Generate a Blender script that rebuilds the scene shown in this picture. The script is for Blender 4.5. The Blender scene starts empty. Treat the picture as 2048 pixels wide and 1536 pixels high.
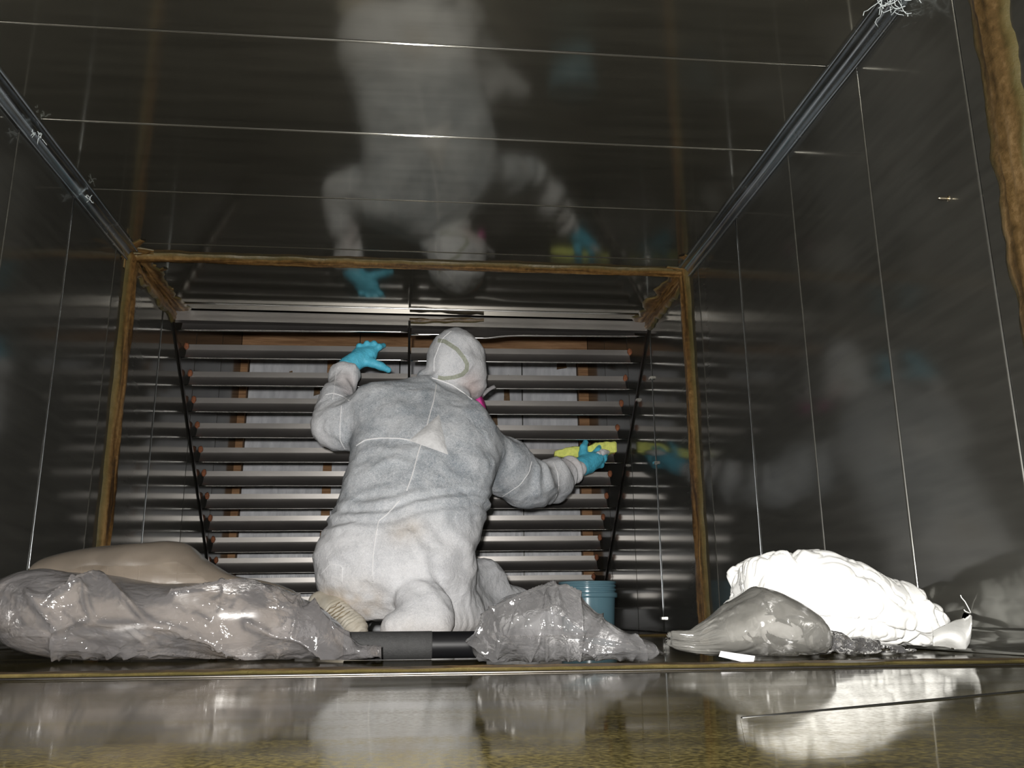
import bpy, math, random
import numpy as np
from mathutils import Vector, Matrix
from mathutils.bvhtree import BVHTree

random.seed(4)
RNG = np.random.default_rng(7)
sc = bpy.context.scene
C = sc.collection

# ------------------------------------------------------------------ camera
W, H = 1.65, 1.08                      # inside width and height of the duct (m)
F_PX = 1805.3
CAM = np.array([0.8468, 0.0, 0.0541])
YAW, PITCH, ROLL = 0.10274, 0.25234, -0.00874
_f = np.array([math.sin(YAW)*math.cos(PITCH), math.cos(YAW)*math.cos(PITCH), math.sin(PITCH)])
_r = np.array([math.cos(YAW), -math.sin(YAW), 0.0])
_u = np.cross(_r, _f)
_r, _u = _r*math.cos(ROLL)+_u*math.sin(ROLL), -_r*math.sin(ROLL)+_u*math.cos(ROLL)
cd = bpy.data.cameras.new('camera')
cam = bpy.data.objects.new('camera', cd)
C.objects.link(cam)
cd.sensor_width = 36.0
cd.lens = F_PX/2048*36.0
cd.clip_start = 0.01
m = Matrix.Identity(4)
for i in range(3):
    m[i][0], m[i][1], m[i][2], m[i][3] = _r[i], _u[i], -_f[i], CAM[i]
cam.matrix_world = m
sc.camera = cam

# ------------------------------------------------------------------ world, flash, exposure
world = bpy.data.worlds.new('world')
sc.world = world
world.use_nodes = True
bg = world.node_tree.nodes['Background']
bg.inputs[0].default_value = (1.0, 0.95, 0.86, 1)
bg.inputs[1].default_value = 0.035

def flash_lamp(name, loc, power, size):
    ld = bpy.data.lights.new(name, 'AREA')
    ld.shape = 'DISK'
    ld.size = size
    ld.energy = power
    ld.color = (1.0, 0.975, 0.94)
    o = bpy.data.objects.new(name, ld)
    o.location = loc
    d = Vector((0.03, 1.0, 0.13)).normalized()
    o.rotation_euler = d.to_track_quat('-Z', 'Y').to_euler()
    C.objects.link(o)
    return o
flash_lamp('camera_flash', (0.80, -0.06, 0.105), 58.0, 0.045)

vs = sc.view_settings
vs.view_transform = 'Standard'
vs.look = 'None'
vs.gamma = 1.0
vs.use_curve_mapping = False
vs.exposure = 0.0
try:
    sc.cycles.sample_clamp_indirect = 3.0
    sc.cycles.blur_glossy = 0.1
    sc.cycles.max_bounces = 14
    sc.cycles.transparent_max_bounces = 24
except Exception:
    pass

# ------------------------------------------------------------------ helpers
def at(px, py, Y):
    """point on the photograph's ray through (px, py) at depth Y of the duct"""
    d = _r*((px-1024)/F_PX) + _u*((768-py)/F_PX) + _f
    s = (Y-CAM[1])/d[1]
    return CAM + s*d

def pxm(Y):
    return F_PX/Y

def link(name, me, mat, parent=None, smooth=True):
    if mat is not None:
        me.materials.append(mat)
    o = bpy.data.objects.new(name, me)
    C.objects.link(o)
    if parent is not None:
        o.parent = parent
    if smooth and len(me.polygons):
        me.polygons.foreach_set('use_smooth', [True]*len(me.polygons))
    return o

def mesh(name, v, f):
    me = bpy.data.meshes.new(name)
    me.from_pydata([tuple(map(float, p)) for p in v], [], [tuple(map(int, q)) for q in f])
    me.update()
    return me

def obj(name, v, f, mat, parent=None, smooth=True):
    return link(name, mesh(name, v, f), mat, parent, smooth)

def empty(name, loc=(0, 0, 0)):
    o = bpy.data.objects.new(name, None)
    o.location = loc
    o.empty_display_size = 0.05
    C.objects.link(o)
    return o

def tag(o, label=None, cat=None, group=None, kind=None):
    if label: o['label'] = label
    if cat: o['category'] = cat
    if group: o['group'] = group
    if kind: o['kind'] = kind
    return o

def box(lo, hi, bev=0.0):
    x0, y0, z0 = lo; x1, y1, z1 = hi
    v = [(x0,y0,z0),(x1,y0,z0),(x1,y1,z0),(x0,y1,z0),(x0,y0,z1),(x1,y0,z1),(x1,y1,z1),(x0,y1,z1)]
    f = [(0,3,2,1),(4,5,6,7),(0,1,5,4),(1,2,6,5),(2,3,7,6),(3,0,4,7)]
    return v, f

def grid_faces(nu, nv, closed_v=False, off=0):
    f = []
    for i in range(nu-1):
        for j in range(nv if closed_v else nv-1):
            j2 = (j+1) % nv
            f.append((off+i*nv+j, off+(i+1)*nv+j, off+(i+1)*nv+j2, off+i*nv+j2))
    return f

def tube(pts, rad, n=8, caps=True):
    """round tube along a polyline, rad a number or a list"""
    pts = [np.array(p, float) for p in pts]
    if not hasattr(rad, '__len__'): rad = [rad]*len(pts)
    v, f = [], []
    up = np.array([0.0, 0.0, 1.0])
    for i, p in enumerate(pts):
        t = pts[min(i+1, len(pts)-1)] - pts[max(i-1, 0)]
        t = t/ (np.linalg.norm(t)+1e-9)
        a = np.cross(t, up if abs(t[2]) < 0.95 else np.array([1.0, 0, 0])); a /= np.linalg.norm(a)
        b = np.cross(a, t)
        for k in range(n):
            w = 2*math.pi*k/n
            v.append(p + rad[i]*(a*math.cos(w)+b*math.sin(w)))
    f = grid_faces(len(pts), n, True)
    if caps:
        f.append(tuple(range(n)))
        f.append(tuple(reversed(range((len(pts)-1)*n, len(pts)*n))))
    return v, f

def join(parts):
    V, Fc = [], []
    for v, f in parts:
        o = len(V)
        V += [tuple(p) for p in v]
        Fc += [tuple(o+i for i in q) for q in f]
    return V, Fc

def revolve(prof, n=48, centre=(0, 0)):
    v = []
    for r, z in prof:
        for k in range(n):
            w = 2*math.pi*k/n
            v.append((centre[0]+r*math.cos(w), centre[1]+r*math.sin(w), z))
    return v, grid_faces(len(prof), n, True)

# vectorised gradient noise
_perm = RNG.permutation(256).astype(np.int64)
_perm = np.concatenate([_perm, _perm, _perm])
_grad = RNG.normal(size=(256, 3)); _grad /= np.linalg.norm(_grad, axis=1)[:, None]
def noise(P):
    P = np.asarray(P, float)
    I = np.floor(P).astype(np.int64); Fr = P-I; I &= 255
    u = Fr**3*(Fr*(Fr*6-15)+10)
    out = 0
    for dx in (0, 1):
        for dy in (0, 1):
            for dz in (0, 1):
                h = _perm[_perm[_perm[I[:, 0]+dx]+I[:, 1]+dy]+I[:, 2]+dz]
                g = _grad[h]
                d = (Fr-np.array([dx, dy, dz]))
                w = (u[:, 0] if dx else 1-u[:, 0])*(u[:, 1] if dy else 1-u[:, 1])*(u[:, 2] if dz else 1-u[:, 2])
                out = out + w*(g*d).sum(1)
    return out*1.5
def fbm(P, o=3):
    return sum(noise(np.asarray(P)*2**k+17.3*k)/2**k for k in range(o))
def ridge(P, sharp=2.0):
    return np.clip(1-np.abs(noise(P))*sharp, 0, 1)
_cr = RNG.random((4096, 3))
def worley(P):
    """distance to the second nearest minus nearest feature point (creases) and a per-cell random tilt"""
    P = np.asarray(P, float); I = np.floor(P).astype(np.int64)
    d1 = np.full(len(P), 9.0); d2 = np.full(len(P), 9.0); tilt = np.zeros(len(P))
    for dx in (-1, 0, 1):
        for dy in (-1, 0, 1):
            for dz in (-1, 0, 1):
                J = I+np.array([dx, dy, dz])
                h = (J[:, 0]*73856093 ^ J[:, 1]*19349663 ^ J[:, 2]*83492791) & 4095
                c = J+_cr[h]; q = P-c
                d = np.sqrt((q*q).sum(1))
                n = _cr[(h*7+3) & 4095]*2-1
                near = d < d1
                d2 = np.where(near, d1, np.minimum(d2, d)); tilt = np.where(near, (q*n).sum(1), tilt)
                d1 = np.where(near, d, d1)
    return d2-d1, tilt

# ------------------------------------------------------------------ materials
class NT:
    def __init__(s, name):
        s.m = bpy.data.materials.new(name); s.m.use_nodes = True
        s.t = s.m.node_tree; s.n = s.t.nodes; s.l = s.t.links
        s.b = s.n['Principled BSDF']; s.out = s.n['Material Output']
    def node(s, typ, **kw):
        nd = s.n.new(typ)
        for k, v in kw.items():
            if k in ('inp',):
                for a, b in v.items():
                    if isinstance(b, tuple) and len(b) == 2 and hasattr(b[0], 'outputs'):
                        s.l.new(b[0].outputs[b[1]], nd.inputs[a])
                    else:
                        nd.inputs[a].default_value = b
            else:
                setattr(nd, k, v)
        return nd
    def set(s, **kw):
        for k, v in kw.items():
            s.b.inputs[k.replace('_', ' ')].default_value = v
    def lk(s, a, o, b, i):
        s.l.new(a.outputs[o], b.inputs[i])
    def coords(s, scale=(1, 1, 1), rot=(0, 0, 0), what='Object'):
        tc = s.node('ShaderNodeTexCoord')
        mp = s.node('ShaderNodeMapping')
        mp.inputs['Scale'].default_value = scale
        mp.inputs['Rotation'].default_value = rot
        s.lk(tc, what, mp, 0)
        return mp
    def noise(s, vec, scale, detail=4, rough=0.55, dist=0.0):
        n = s.node('ShaderNodeTexNoise')
        n.inputs['Scale'].default_value = scale; n.inputs['Detail'].default_value = detail
        n.inputs['Roughness'].default_value = rough; n.inputs['Distortion'].default_value = dist
        s.lk(vec, 0, n, 'Vector')
        return n
    def ramp(s, src, out, stops):
        r = s.node('ShaderNodeValToRGB')
        e = r.color_ramp.elements
        while len(e) < len(stops): e.new(0.5)
        for el, (p, c) in zip(e, stops):
            el.position = p
            el.color = c if hasattr(c, '__len__') and len(c) == 4 else ((*c, 1) if hasattr(c, '__len__') else (c, c, c, 1))
        s.lk(src, out, r, 0)
        return r
    def bump(s, src, out, dist, strength=1.0):
        b = s.node('ShaderNodeBump')
        b.inputs['Distance'].default_value = dist; b.inputs['Strength'].default_value = strength
        s.lk(src, out, b, 'Height')
        s.l.new(b.outputs[0], s.b.inputs['Normal'])
        return b

def sheet_metal(name, col, rough, streak=(1, 1, 1), rvar=0.06, dirt=0.0, dirtcol=(0.1, 0.075, 0.03), bump=0.0, haze=0.0, broad=0.0, hazecol=(0.2, 0.195, 0.17)):
    t = NT(name)
    t.set(Metallic=1.0)
    mp = t.coords(streak)
    n = t.noise(mp, 9.0, 5, 0.6)
    cr = t.ramp(n, 0, [(0.3, tuple(c*0.86 for c in col)), (0.7, tuple(c*1.1 for c in col))])
    t.lk(cr, 0, t.b, 'Base Color')
    rr = t.ramp(n, 0, [(0.3, max(rough-rvar, 0.02)), (0.75, rough+rvar)])
    t.lk(rr, 0, t.b, 'Roughness')
    mp2 = t.coords((1, 1, 1))
    n2 = t.noise(mp2, 7.0, 2, 0.4)
    if bump: t.bump(n2, 0, bump, 0.3)
    if haze:
        df = t.node('ShaderNodeBsdfDiffuse'); df.inputs[0].default_value = (*hazecol, 1)
        hr = t.ramp(n, 0, [(0.3, haze*0.8), (0.75, haze*1.25)])
        mx = t.node('ShaderNodeMixShader')
        t.lk(hr, 0, mx, 0); t.l.new(t.b.outputs[0], mx.inputs[1]); t.l.new(df.outputs[0], mx.inputs[2])
        if broad:
            gl = t.node('ShaderNodeBsdfGlossy'); gl.inputs[0].default_value = (*[c*1.25 for c in col], 1); gl.inputs['Roughness'].default_value = 0.40
            mb = t.node('ShaderNodeMixShader'); mb.inputs[0].default_value = broad
            t.l.new(t.b.outputs[0], mb.inputs[1]); t.l.new(gl.outputs[0], mb.inputs[2]); t.l.new(mb.outputs[0], mx.inputs[1])
        t.l.new(mx.outputs[0], t.out.inputs[0])
    if dirt:
        n3 = t.noise(t.coords((0.7, 4.0, 1)), 3.2, 5, 0.6, 0.8)
        n4 = t.noise(t.coords((1, 1, 1)), 330.0, 2, 0.6)
        a = t.node('ShaderNodeMath', operation='MULTIPLY'); t.lk(n3, 0, a, 0); t.lk(n4, 0, a, 1)
        dr = t.ramp(a, 0, [(0.16, 0.45*dirt), (0.36, 1.35*dirt)])
        df = t.node('ShaderNodeBsdfDiffuse'); dcr = t.ramp(a, 0, [(0.17, tuple(c*0.45 for c in dirtcol)), (0.36, tuple(c*1.05 for c in dirtcol))]); t.lk(dcr, 0, df, 0)
        mx = t.node('ShaderNodeMixShader')
        t.lk(dr, 0, mx, 0); t.l.new(t.b.outputs[0], mx.inputs[1]); t.l.new(df.outputs[0], mx.inputs[2])
        t.l.new(mx.outputs[0], t.out.inputs[0])
    return t.m

M = {}
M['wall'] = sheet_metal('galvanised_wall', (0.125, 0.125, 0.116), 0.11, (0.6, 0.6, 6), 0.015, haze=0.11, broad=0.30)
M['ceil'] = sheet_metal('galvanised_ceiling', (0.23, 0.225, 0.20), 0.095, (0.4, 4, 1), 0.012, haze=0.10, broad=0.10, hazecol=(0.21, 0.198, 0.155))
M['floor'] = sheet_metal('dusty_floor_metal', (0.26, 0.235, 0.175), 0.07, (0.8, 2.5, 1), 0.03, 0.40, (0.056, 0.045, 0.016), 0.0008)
M['back'] = sheet_metal('dark_casing', (0.10, 0.10, 0.095), 0.4)
M['trim'] = sheet_metal('corner_trim_steel', (0.50, 0.53, 0.55), 0.25, (1, 1, 1), 0.05)
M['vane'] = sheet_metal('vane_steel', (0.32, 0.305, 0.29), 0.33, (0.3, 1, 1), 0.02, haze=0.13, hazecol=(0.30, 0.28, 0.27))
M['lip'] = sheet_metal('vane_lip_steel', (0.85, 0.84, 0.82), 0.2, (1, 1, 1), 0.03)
M['rail'] = sheet_metal('rail_dark_steel', (0.12, 0.11, 0.10), 0.35)

def simple(name, col, rough=0.5, metallic=0.0, nscale=0, namp=0.2, bump=0.0, bscale=200, spec=0.5):
    t = NT(name)
    t.set(Roughness=rough, Metallic=metallic, Specular_IOR_Level=spec)
    t.b.inputs['Base Color'].default_value = (*col, 1)
    if nscale:
        n = t.noise(t.coords(), nscale, 5, 0.6)
        r = t.ramp(n, 0, [(0.3, tuple(c*(1-namp) for c in col)), (0.7, tuple(min(1, c*(1+namp)) for c in col))])
        t.lk(r, 0, t.b, 'Base Color')
    if bump:
        n = t.noise(t.coords(), bscale, 3, 0.6)
        t.bump(n, 0, bump)
    return t.m

# duct sealant: ochre core, olive smear at its edges (per-vertex 'rim' value)
t = NT('duct_sealant'); t.set(Roughness=0.42)
n = t.noise(t.coords((1, 1, 1)), 60, 5, 0.7)
stk = t.node('ShaderNodeAttribute', attribute_name='streak')
sm = t.node('ShaderNodeMath', operation='MULTIPLY_ADD'); t.lk(stk, 'Fac', sm, 0); sm.inputs[1].default_value = 0.55; t.lk(n, 0, sm, 2)
r1 = t.ramp(sm, 0, [(0.25, (0.045, 0.022, 0.006)), (0.55, (0.15, 0.078, 0.023)), (0.8, (0.25, 0.15, 0.055))])
at_ = t.node('ShaderNodeAttribute', attribute_name='rim')
mx = t.node('ShaderNodeMix', data_type='RGBA')
t.lk(at_, 'Fac', mx, 0); t.l.new(r1.outputs[0], mx.inputs[6]); mx.inputs[7].default_value = (0.065, 0.055, 0.018, 1)
t.l.new(mx.outputs[2], t.b.inputs['Base Color'])
t.bump(n, 0, 0.003, 0.6)
M['seal'] = t.m
M['seal_dimmed'] = t.m.copy(); M['seal_dimmed'].name = 'dimmed_dusty_sealant'  # dustier copy of the sealant, its colour also darkened to offset the close flash
for nd in M['seal_dimmed'].node_tree.nodes:
    if nd.type == 'VALTORGB':
        for el, c in zip(nd.color_ramp.elements, ((0.03, 0.018, 0.006), (0.075, 0.045, 0.016), (0.14, 0.09, 0.04))): el.color = (*c, 1)

M['rust'] = simple('rust', (0.20, 0.07, 0.03), 0.85, 0, 120, 0.4, 0.001)
M['wood'] = NT('rough_wood').m
t = NT('rough_wood_stud'); t.set(Roughness=0.8)
n = t.noise(t.coords((2, 30, 30)), 3.0, 6, 0.65, 0.6)
r = t.ramp(n, 0, [(0.3, (0.16, 0.075, 0.03)), (0.7, (0.42, 0.24, 0.12))])
t.lk(r, 0, t.b, 'Base Color'); t.bump(n, 0, 0.002)
M['wood'] = t.m
t = NT('liner_sheet'); t.set(Roughness=0.35)
n = t.noise(t.coords((6, 1, 1.2)), 6.0, 5, 0.6)
r = t.ramp(n, 0, [(0.3, (0.46, 0.47, 0.50)), (0.7, (0.68, 0.69, 0.72))])
t.lk(r, 0, t.b, 'Base Color'); t.bump(n, 0, 0.004)
M['liner'] = t.m

# coverall: white nonwoven over a dark shirt, fibres, dirt; 'under' says where the shirt shows through
t = NT('nonwoven_coverall'); t.set(Roughness=0.75, Specular_IOR_Level=0.25)
mp = t.coords((1, 1, 1))
w1 = t.noise(mp, 85, 6, 0.8, 3.0)
w2 = t.noise(t.coords((1, 1, 2.2), (0, 0.6, 0)), 170, 4, 0.8, 3.5)
w3 = t.noise(mp, 9, 4, 0.6, 0.6)
a = t.node('ShaderNodeMath', operation='ADD'); t.lk(w1, 0, a, 0); t.lk(w2, 0, a, 1)
b2 = t.node('ShaderNodeMath', operation='MULTIPLY_ADD'); t.lk(w3, 0, b2, 0); b2.inputs[1].default_value = 0.9; t.lk(a, 0, b2, 2)
fib = t.ramp(b2, 0, [(0.64, (0, 0, 0)), (0.79, (1, 1, 1))])
l1 = t.noise(t.coords((1, 1, 1), (0.5, 0.2, 0.9)), 48, 3, 0.6, 4.0)
s1 = t.ramp(l1, 0, [(0.465, (0, 0, 0)), (0.5, (1, 1, 1)), (0.535, (0, 0, 0))]); s1.color_ramp.elements[0].position = 0.465
l2 = t.noise(t.coords((1, 1, 1), (1.1, 0.7, 0.3)), 75, 3, 0.6, 5.0)
s2 = t.ramp(l2, 0, [(0.47, (0, 0, 0)), (0.5, (1, 1, 1)), (0.53, (0, 0, 0))])
sx = t.node('ShaderNodeMath', operation='MAXIMUM'); t.lk(s1, 0, sx, 0); t.lk(s2, 0, sx, 1)
b2s = t.node('ShaderNodeMath', operation='MULTIPLY'); t.lk(b2, 0, b2s, 0); b2s.inputs[1].default_value = 0.5
t.l.new(b2s.outputs[0], fib.inputs[0])
fx = t.node('ShaderNodeMath', operation='MULTIPLY_ADD', use_clamp=True); fq = t.node('ShaderNodeMath', operation='MULTIPLY'); t.lk(fib, 0, fq, 0); fq.inputs[1].default_value = 0.62
t.lk(sx, 0, fx, 0); fx.inputs[1].default_value = 0.62; t.lk(fq, 0, fx, 2)
fib = fx
shirt = t.node('ShaderNodeMix', data_type='RGBA'); t.lk(fib, 0, shirt, 0)
shirt.inputs[6].default_value = (0.215, 0.255, 0.30, 1); shirt.inputs[7].default_value = (0.72, 0.74, 0.77, 1)
white = t.node('ShaderNodeMix', data_type='RGBA'); t.lk(fib, 0, white, 0)
white.inputs[6].default_value = (0.58, 0.59, 0.62, 1); white.inputs[7].default_value = (0.90, 0.90, 0.92, 1)
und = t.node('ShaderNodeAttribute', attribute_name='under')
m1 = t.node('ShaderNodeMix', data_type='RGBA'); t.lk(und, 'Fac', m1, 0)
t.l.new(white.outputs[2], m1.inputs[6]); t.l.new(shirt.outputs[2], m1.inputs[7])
drt = t.node('ShaderNodeAttribute', attribute_name='soil')
m2 = t.node('ShaderNodeMix', data_type='RGBA'); t.lk(drt, 'Fac', m2, 0)
t.l.new(m1.outputs[2], m2.inputs[6]); m2.inputs[7].default_value = (0.50, 0.36, 0.20, 1)
skn = t.node('ShaderNodeAttribute', attribute_name='skin')
m3 = t.node('ShaderNodeMix', data_type='RGBA'); t.lk(skn, 'Fac', m3, 0)
t.l.new(m2.outputs[2], m3.inputs[6]); m3.inputs[7].default_value = (0.62, 0.44, 0.40, 1)
l3 = t.noise(t.coords((1, 1, 1), (0.2, 0.9, 0.4)), 10, 2, 0.5, 1.2)
s3 = t.ramp(l3, 0, [(0.484, (0, 0, 0)), (0.5, (0.25, 0.25, 0.25)), (0.516, (0, 0, 0))])
m4 = t.node('ShaderNodeMix', data_type='RGBA'); t.lk(s3, 0, m4, 0)
t.l.new(m3.outputs[2], m4.inputs[6]); m4.inputs[7].default_value = (0.88, 0.88, 0.90, 1)
t.l.new(m4.outputs[2], t.b.inputs['Base Color'])
bw = t.noise(t.coords((1, 1, 1)), 34, 5, 0.6, 1.2)
t.bump(bw, 0, 0.006, 0.55)
M['suit'] = t.m
M['seam'] = simple('white_seam', (0.92, 0.92, 0.93), 0.7)
M['fold'] = simple('doubled_cloth', (0.74, 0.74, 0.75), 0.8, 0, 60, 0.12, 0.002, 120)
M['strap'] = simple('elastic_under_hood', (0.36, 0.38, 0.31), 0.7, 0, 150, 0.2)
M['glove'] = simple('blue_nitrile', (0.11, 0.58, 0.80), 0.45, 0, 40, 0.15, 0.0012, 320)
M['skin'] = simple('skin', (0.55, 0.32, 0.24), 0.5)
M['pink'] = simple('magenta_filter', (0.72, 0.06, 0.36), 0.6, 0, 300, 0.15)
M['greyrub'] = simple('grey_rubber', (0.36, 0.35, 0.36), 0.5)
M['hair'] = simple('eye_dark', (0.05, 0.04, 0.035), 0.4)
M['eyew'] = simple('eye_white', (0.8, 0.8, 0.78), 0.3)
t = NT('shoe_cover'); t.set(Roughness=0.75)
n = t.noise(t.coords((1, 1, 1)), 30, 5, 0.6)
r = t.ramp(n, 0, [(0.3, (0.47, 0.42, 0.33)), (0.7, (0.66, 0.62, 0.54))])
t.lk(r, 0, t.b, 'Base Color')
M['shoe'] = t.m
M['tread'] = simple('soiled_tread', (0.30, 0.24, 0.15), 0.8, 0, 60, 0.3)
M['sponge'] = simple('yellow_sponge', (0.84, 0.92, 0.22), 0.85, 0, 70, 0.15, 0.002, 220)
M['foam'] = simple('soap_foam', (0.72, 0.72, 0.74), 0.6, 0, 80, 0.1, 0.002, 200)
t = NT('blue_pail_plastic'); t.set(Roughness=0.20, Specular_IOR_Level=0.9)
t.b.inputs['Base Color'].default_value = (0.20, 0.36, 0.43, 1)
tr = t.node('ShaderNodeBsdfTranslucent'); tr.inputs[0].default_value = (0.16, 0.38, 0.46, 1)
tp = t.node('ShaderNodeBsdfTransparent'); tp.inputs[0].default_value = (0.45, 0.75, 0.88, 1)
mxa = t.node('ShaderNodeMixShader'); mxa.inputs[0].default_value = 0.25
t.l.new(t.b.outputs[0], mxa.inputs[1]); t.l.new(tr.outputs[0], mxa.inputs[2])
mxb = t.node('ShaderNodeMixShader'); mxb.inputs[0].default_value = 0.22
t.l.new(mxa.outputs[0], mxb.inputs[1]); t.l.new(tp.outputs[0], mxb.inputs[2])
t.l.new(mxb.outputs[0], t.out.inputs[0])
M['pail'] = t.m
M['blackpipe'] = simple('black_plastic', (0.003, 0.003, 0.0035), 0.45, spec=0.12)
M['greypipe'] = simple('dark_grey_sleeve', (0.009, 0.009, 0.009), 0.8, 0, 200, 0.35, 0.0006, 500)
t = NT('white_cotton'); t.set(Roughness=0.9, Specular_IOR_Level=0.1)
n = t.noise(t.coords(), 40, 4, 0.6)
r = t.ramp(n, 0, [(0.3, (0.80, 0.80, 0.77)), (0.7, (0.88, 0.88, 0.86))])
t.lk(r, 0, t.b, 'Base Color'); t.bump(n, 0, 0.002, 0.5)
M['rag'] = t.m
M['label'] = simple('white_tape', (0.85, 0.84, 0.86), 0.3)
M['lint'] = simple('grey_lint', (0.55, 0.60, 0.60), 0.8)
M['brass'] = simple('zinc_screw', (0.75, 0.66, 0.5), 0.25, 1.0)

def film(name, col, opac, edge, rough=0.13, crinkle=0.6, cs=55):
    t = NT(name)
    t.n.remove(t.b)
    n0 = t.noise(t.coords(), 14, 4, 0.6, 0.6)
    r = t.ramp(n0, 0, [(0.3, tuple(c*0.8 for c in col)), (0.7, tuple(c*1.2 for c in col))])
    nn = t.noise(t.coords((1, 1, 1), (0.3, 0.5, 0.7)), cs, 3, 0.5, 1.5)
    bp = t.node('ShaderNodeBump'); bp.inputs['Distance'].default_value = 0.004; bp.inputs['Strength'].default_value = crinkle
    t.lk(nn, 0, bp, 'Height')
    df = t.node('ShaderNodeBsdfDiffuse'); t.lk(r, 0, df, 0); t.lk(bp, 0, df, 'Normal')
    gl = t.node('ShaderNodeBsdfGlossy'); gl.inputs['Roughness'].default_value = rough; t.lk(bp, 0, gl, 'Normal')
    tp = t.node('ShaderNodeBsdfTransparent'); tp.inputs[0].default_value = (0.95, 0.945, 0.94, 1)
    lw = t.node('ShaderNodeLayerWeight'); lw.inputs[0].default_value = 0.35
    ma = t.node('ShaderNodeMath', operation='MULTIPLY_ADD', use_clamp=True)
    t.lk(lw, 'Facing', ma, 0); ma.inputs[1].default_value = edge; ma.inputs[2].default_value = opac
    mx = t.node('ShaderNodeMixShader')
    t.lk(ma, 0, mx, 0); t.l.new(tp.outputs[0], mx.inputs[1]); t.l.new(df.outputs[0], mx.inputs[2])
    fr = t.node('ShaderNodeFresnel'); fr.inputs[0].default_value = 1.5; t.lk(bp, 0, fr, 'Normal')
    m2 = t.node('ShaderNodeMixShader')
    t.lk(fr, 0, m2, 0); t.l.new(mx.outputs[0], m2.inputs[1]); t.l.new(gl.outputs[0], m2.inputs[2])
    t.l.new(m2.outputs[0], t.out.inputs[0])
    return t.m
M['film'] = film('clear_polythene', (0.36, 0.345, 0.35), 0.13, 0.20, 0.11, 0.45, 60)
M['film_b'] = film('beige_polythene', (0.20, 0.165, 0.13), 0.38, 0.25, 0.24, 0.2, 20)
M['film_c'] = film('milky_polythene', (0.36, 0.355, 0.36), 0.11, 0.22, 0.10, 0.45, 60)
M['film_d'] = film('cloudy_polythene', (0.24, 0.235, 0.215), 0.34, 0.30, 0.13, 0.3, 30)

# ------------------------------------------------------------------ the setting: metal-lined duct
def struct(name, v, f, mat):
    o = obj(name, v, f, mat, None, False)
    o['kind'] = 'structure'
    return o

Y0, Y1 = -0.45, 4.22
RISE = 1.95
def panel(parent, mat, org, U, V, Nn, w, h, bulge, nu=9, nv=11, seed=0, wav=0.0):
    """bowed sheet with turned-in edges; U, V unit axes, Nn inward normal"""
    org, U, V, Nn = map(lambda q: np.array(q, float), (org, U, V, Nn))
    g = 0.0013; e = 0.0016
    edge_ = [g, g+e*0.5, g+e, g+e*2.2]
    us = np.concatenate([edge_, np.linspace(g+e*2.2, w-g-e*2.2, nu)[1:-1], [w-q for q in edge_[::-1]]])
    vs_ = np.concatenate([edge_, np.linspace(g+e*2.2, h-g-e*2.2, nv)[1:-1], [h-q for q in edge_[::-1]]])
    A, B = np.meshgrid(us, vs_, indexing='ij')
    a, b = A/w, B/h
    ht = bulge*(1-(2*a-1)**2)*(0.55+0.45*(1-(2*b-1)**4))
    nz = noise(np.stack([a.ravel()*1.3+seed*3.1, b.ravel()*2.2+seed, np.full(a.size, seed*1.7)], 1)).reshape(a.shape)
    nz2 = noise(np.stack([a.ravel()*2.0+seed, b.ravel()*6.5+seed*2.1, np.full(a.size, seed*0.7)], 1)).reshape(a.shape)
    ht = ht + (0.5*bulge*nz+wav*nz2)*np.sin(np.pi*a)
    ed = np.minimum(np.minimum(A-g, w-g-A), np.minimum(B-g, h-g-B))
    ht = ht - 0.0022*np.clip(1-ed/e, 0, 1)**2
    P = org + A[..., None]*U + B[..., None]*V + ht[..., None]*Nn
    n1, n2 = A.shape
    f = grid_faces(n1, n2)
    if np.dot(np.cross(U, V), Nn) < 0: f = [tuple(reversed(q)) for q in f]
    return obj('panel', P.reshape(-1, 3), f, mat, parent)

T = 0.006   # depth of the backing behind the panel faces
def shell(lo, hi): return box(lo, hi)
v, f = box((-0.05, Y0, -0.05), (-T, Y1+0.05, RISE)); wl = struct('wall_left', v, f, M['back'])
v, f = box((W+T, Y0, -0.05), (W+0.05, Y1+0.05, RISE)); wr = struct('wall_right', v, f, M['back'])
v, f = box((-T, Y0, -0.05), (W+T, Y1+0.05, -T)); fl = struct('floor', v, f, M['back'])
v, f = box((-T, Y0, H+T), (W+T, 2.98, H+0.05)); ce = struct('ceiling', v, f, M['back'])
v, f = box((-T, Y1+0.002, -T), (W+T, Y1+0.05, RISE)); bk = struct('wall_back', v, f, M['back'])
v, f = box((-0.05, 2.93, RISE), (W+0.05, Y1+0.05, RISE+0.04)); struct('ceiling_riser', v, f, M['back'])
v, f = box((-T, 2.96, H+0.05), (W+T, 2.98, RISE)); struct('wall_riser', v, f, M['back'])

SR = [Y0, -0.10, 0.24, 0.58, 0.86, 1.125, 1.423, 1.75, 2.09, 2.42, 2.546, 2.995, 3.35, 3.78, 4.21]
SL = [Y0, -0.10, 0.24, 0.58, 0.86, 1.12, 1.45, 1.79, 2.10, 2.42, 2.546, 2.90, 3.35, 3.78, 4.21]
SC = [Y0, -0.10, 0.24, 0.58, 0.86, 1.13, 1.468, 1.797, 2.12, 2.45, 2.546, 2.95, 3.01]
SF = [Y0, 0.10, 0.93, 1.42, 1.98, 2.546, 3.05, 3.62, 4.21]
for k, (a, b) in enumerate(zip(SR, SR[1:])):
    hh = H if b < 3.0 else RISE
    panel(wr, M['wall'], (W, a, 0), (0, 1, 0), (0, 0, 1), (-1, 0, 0), b-a, hh, 0.0012*(0.7+0.6*random.random())*min(1, (b-a)/0.3), 9, 21, seed=k+1, wav=0.0005)
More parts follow.
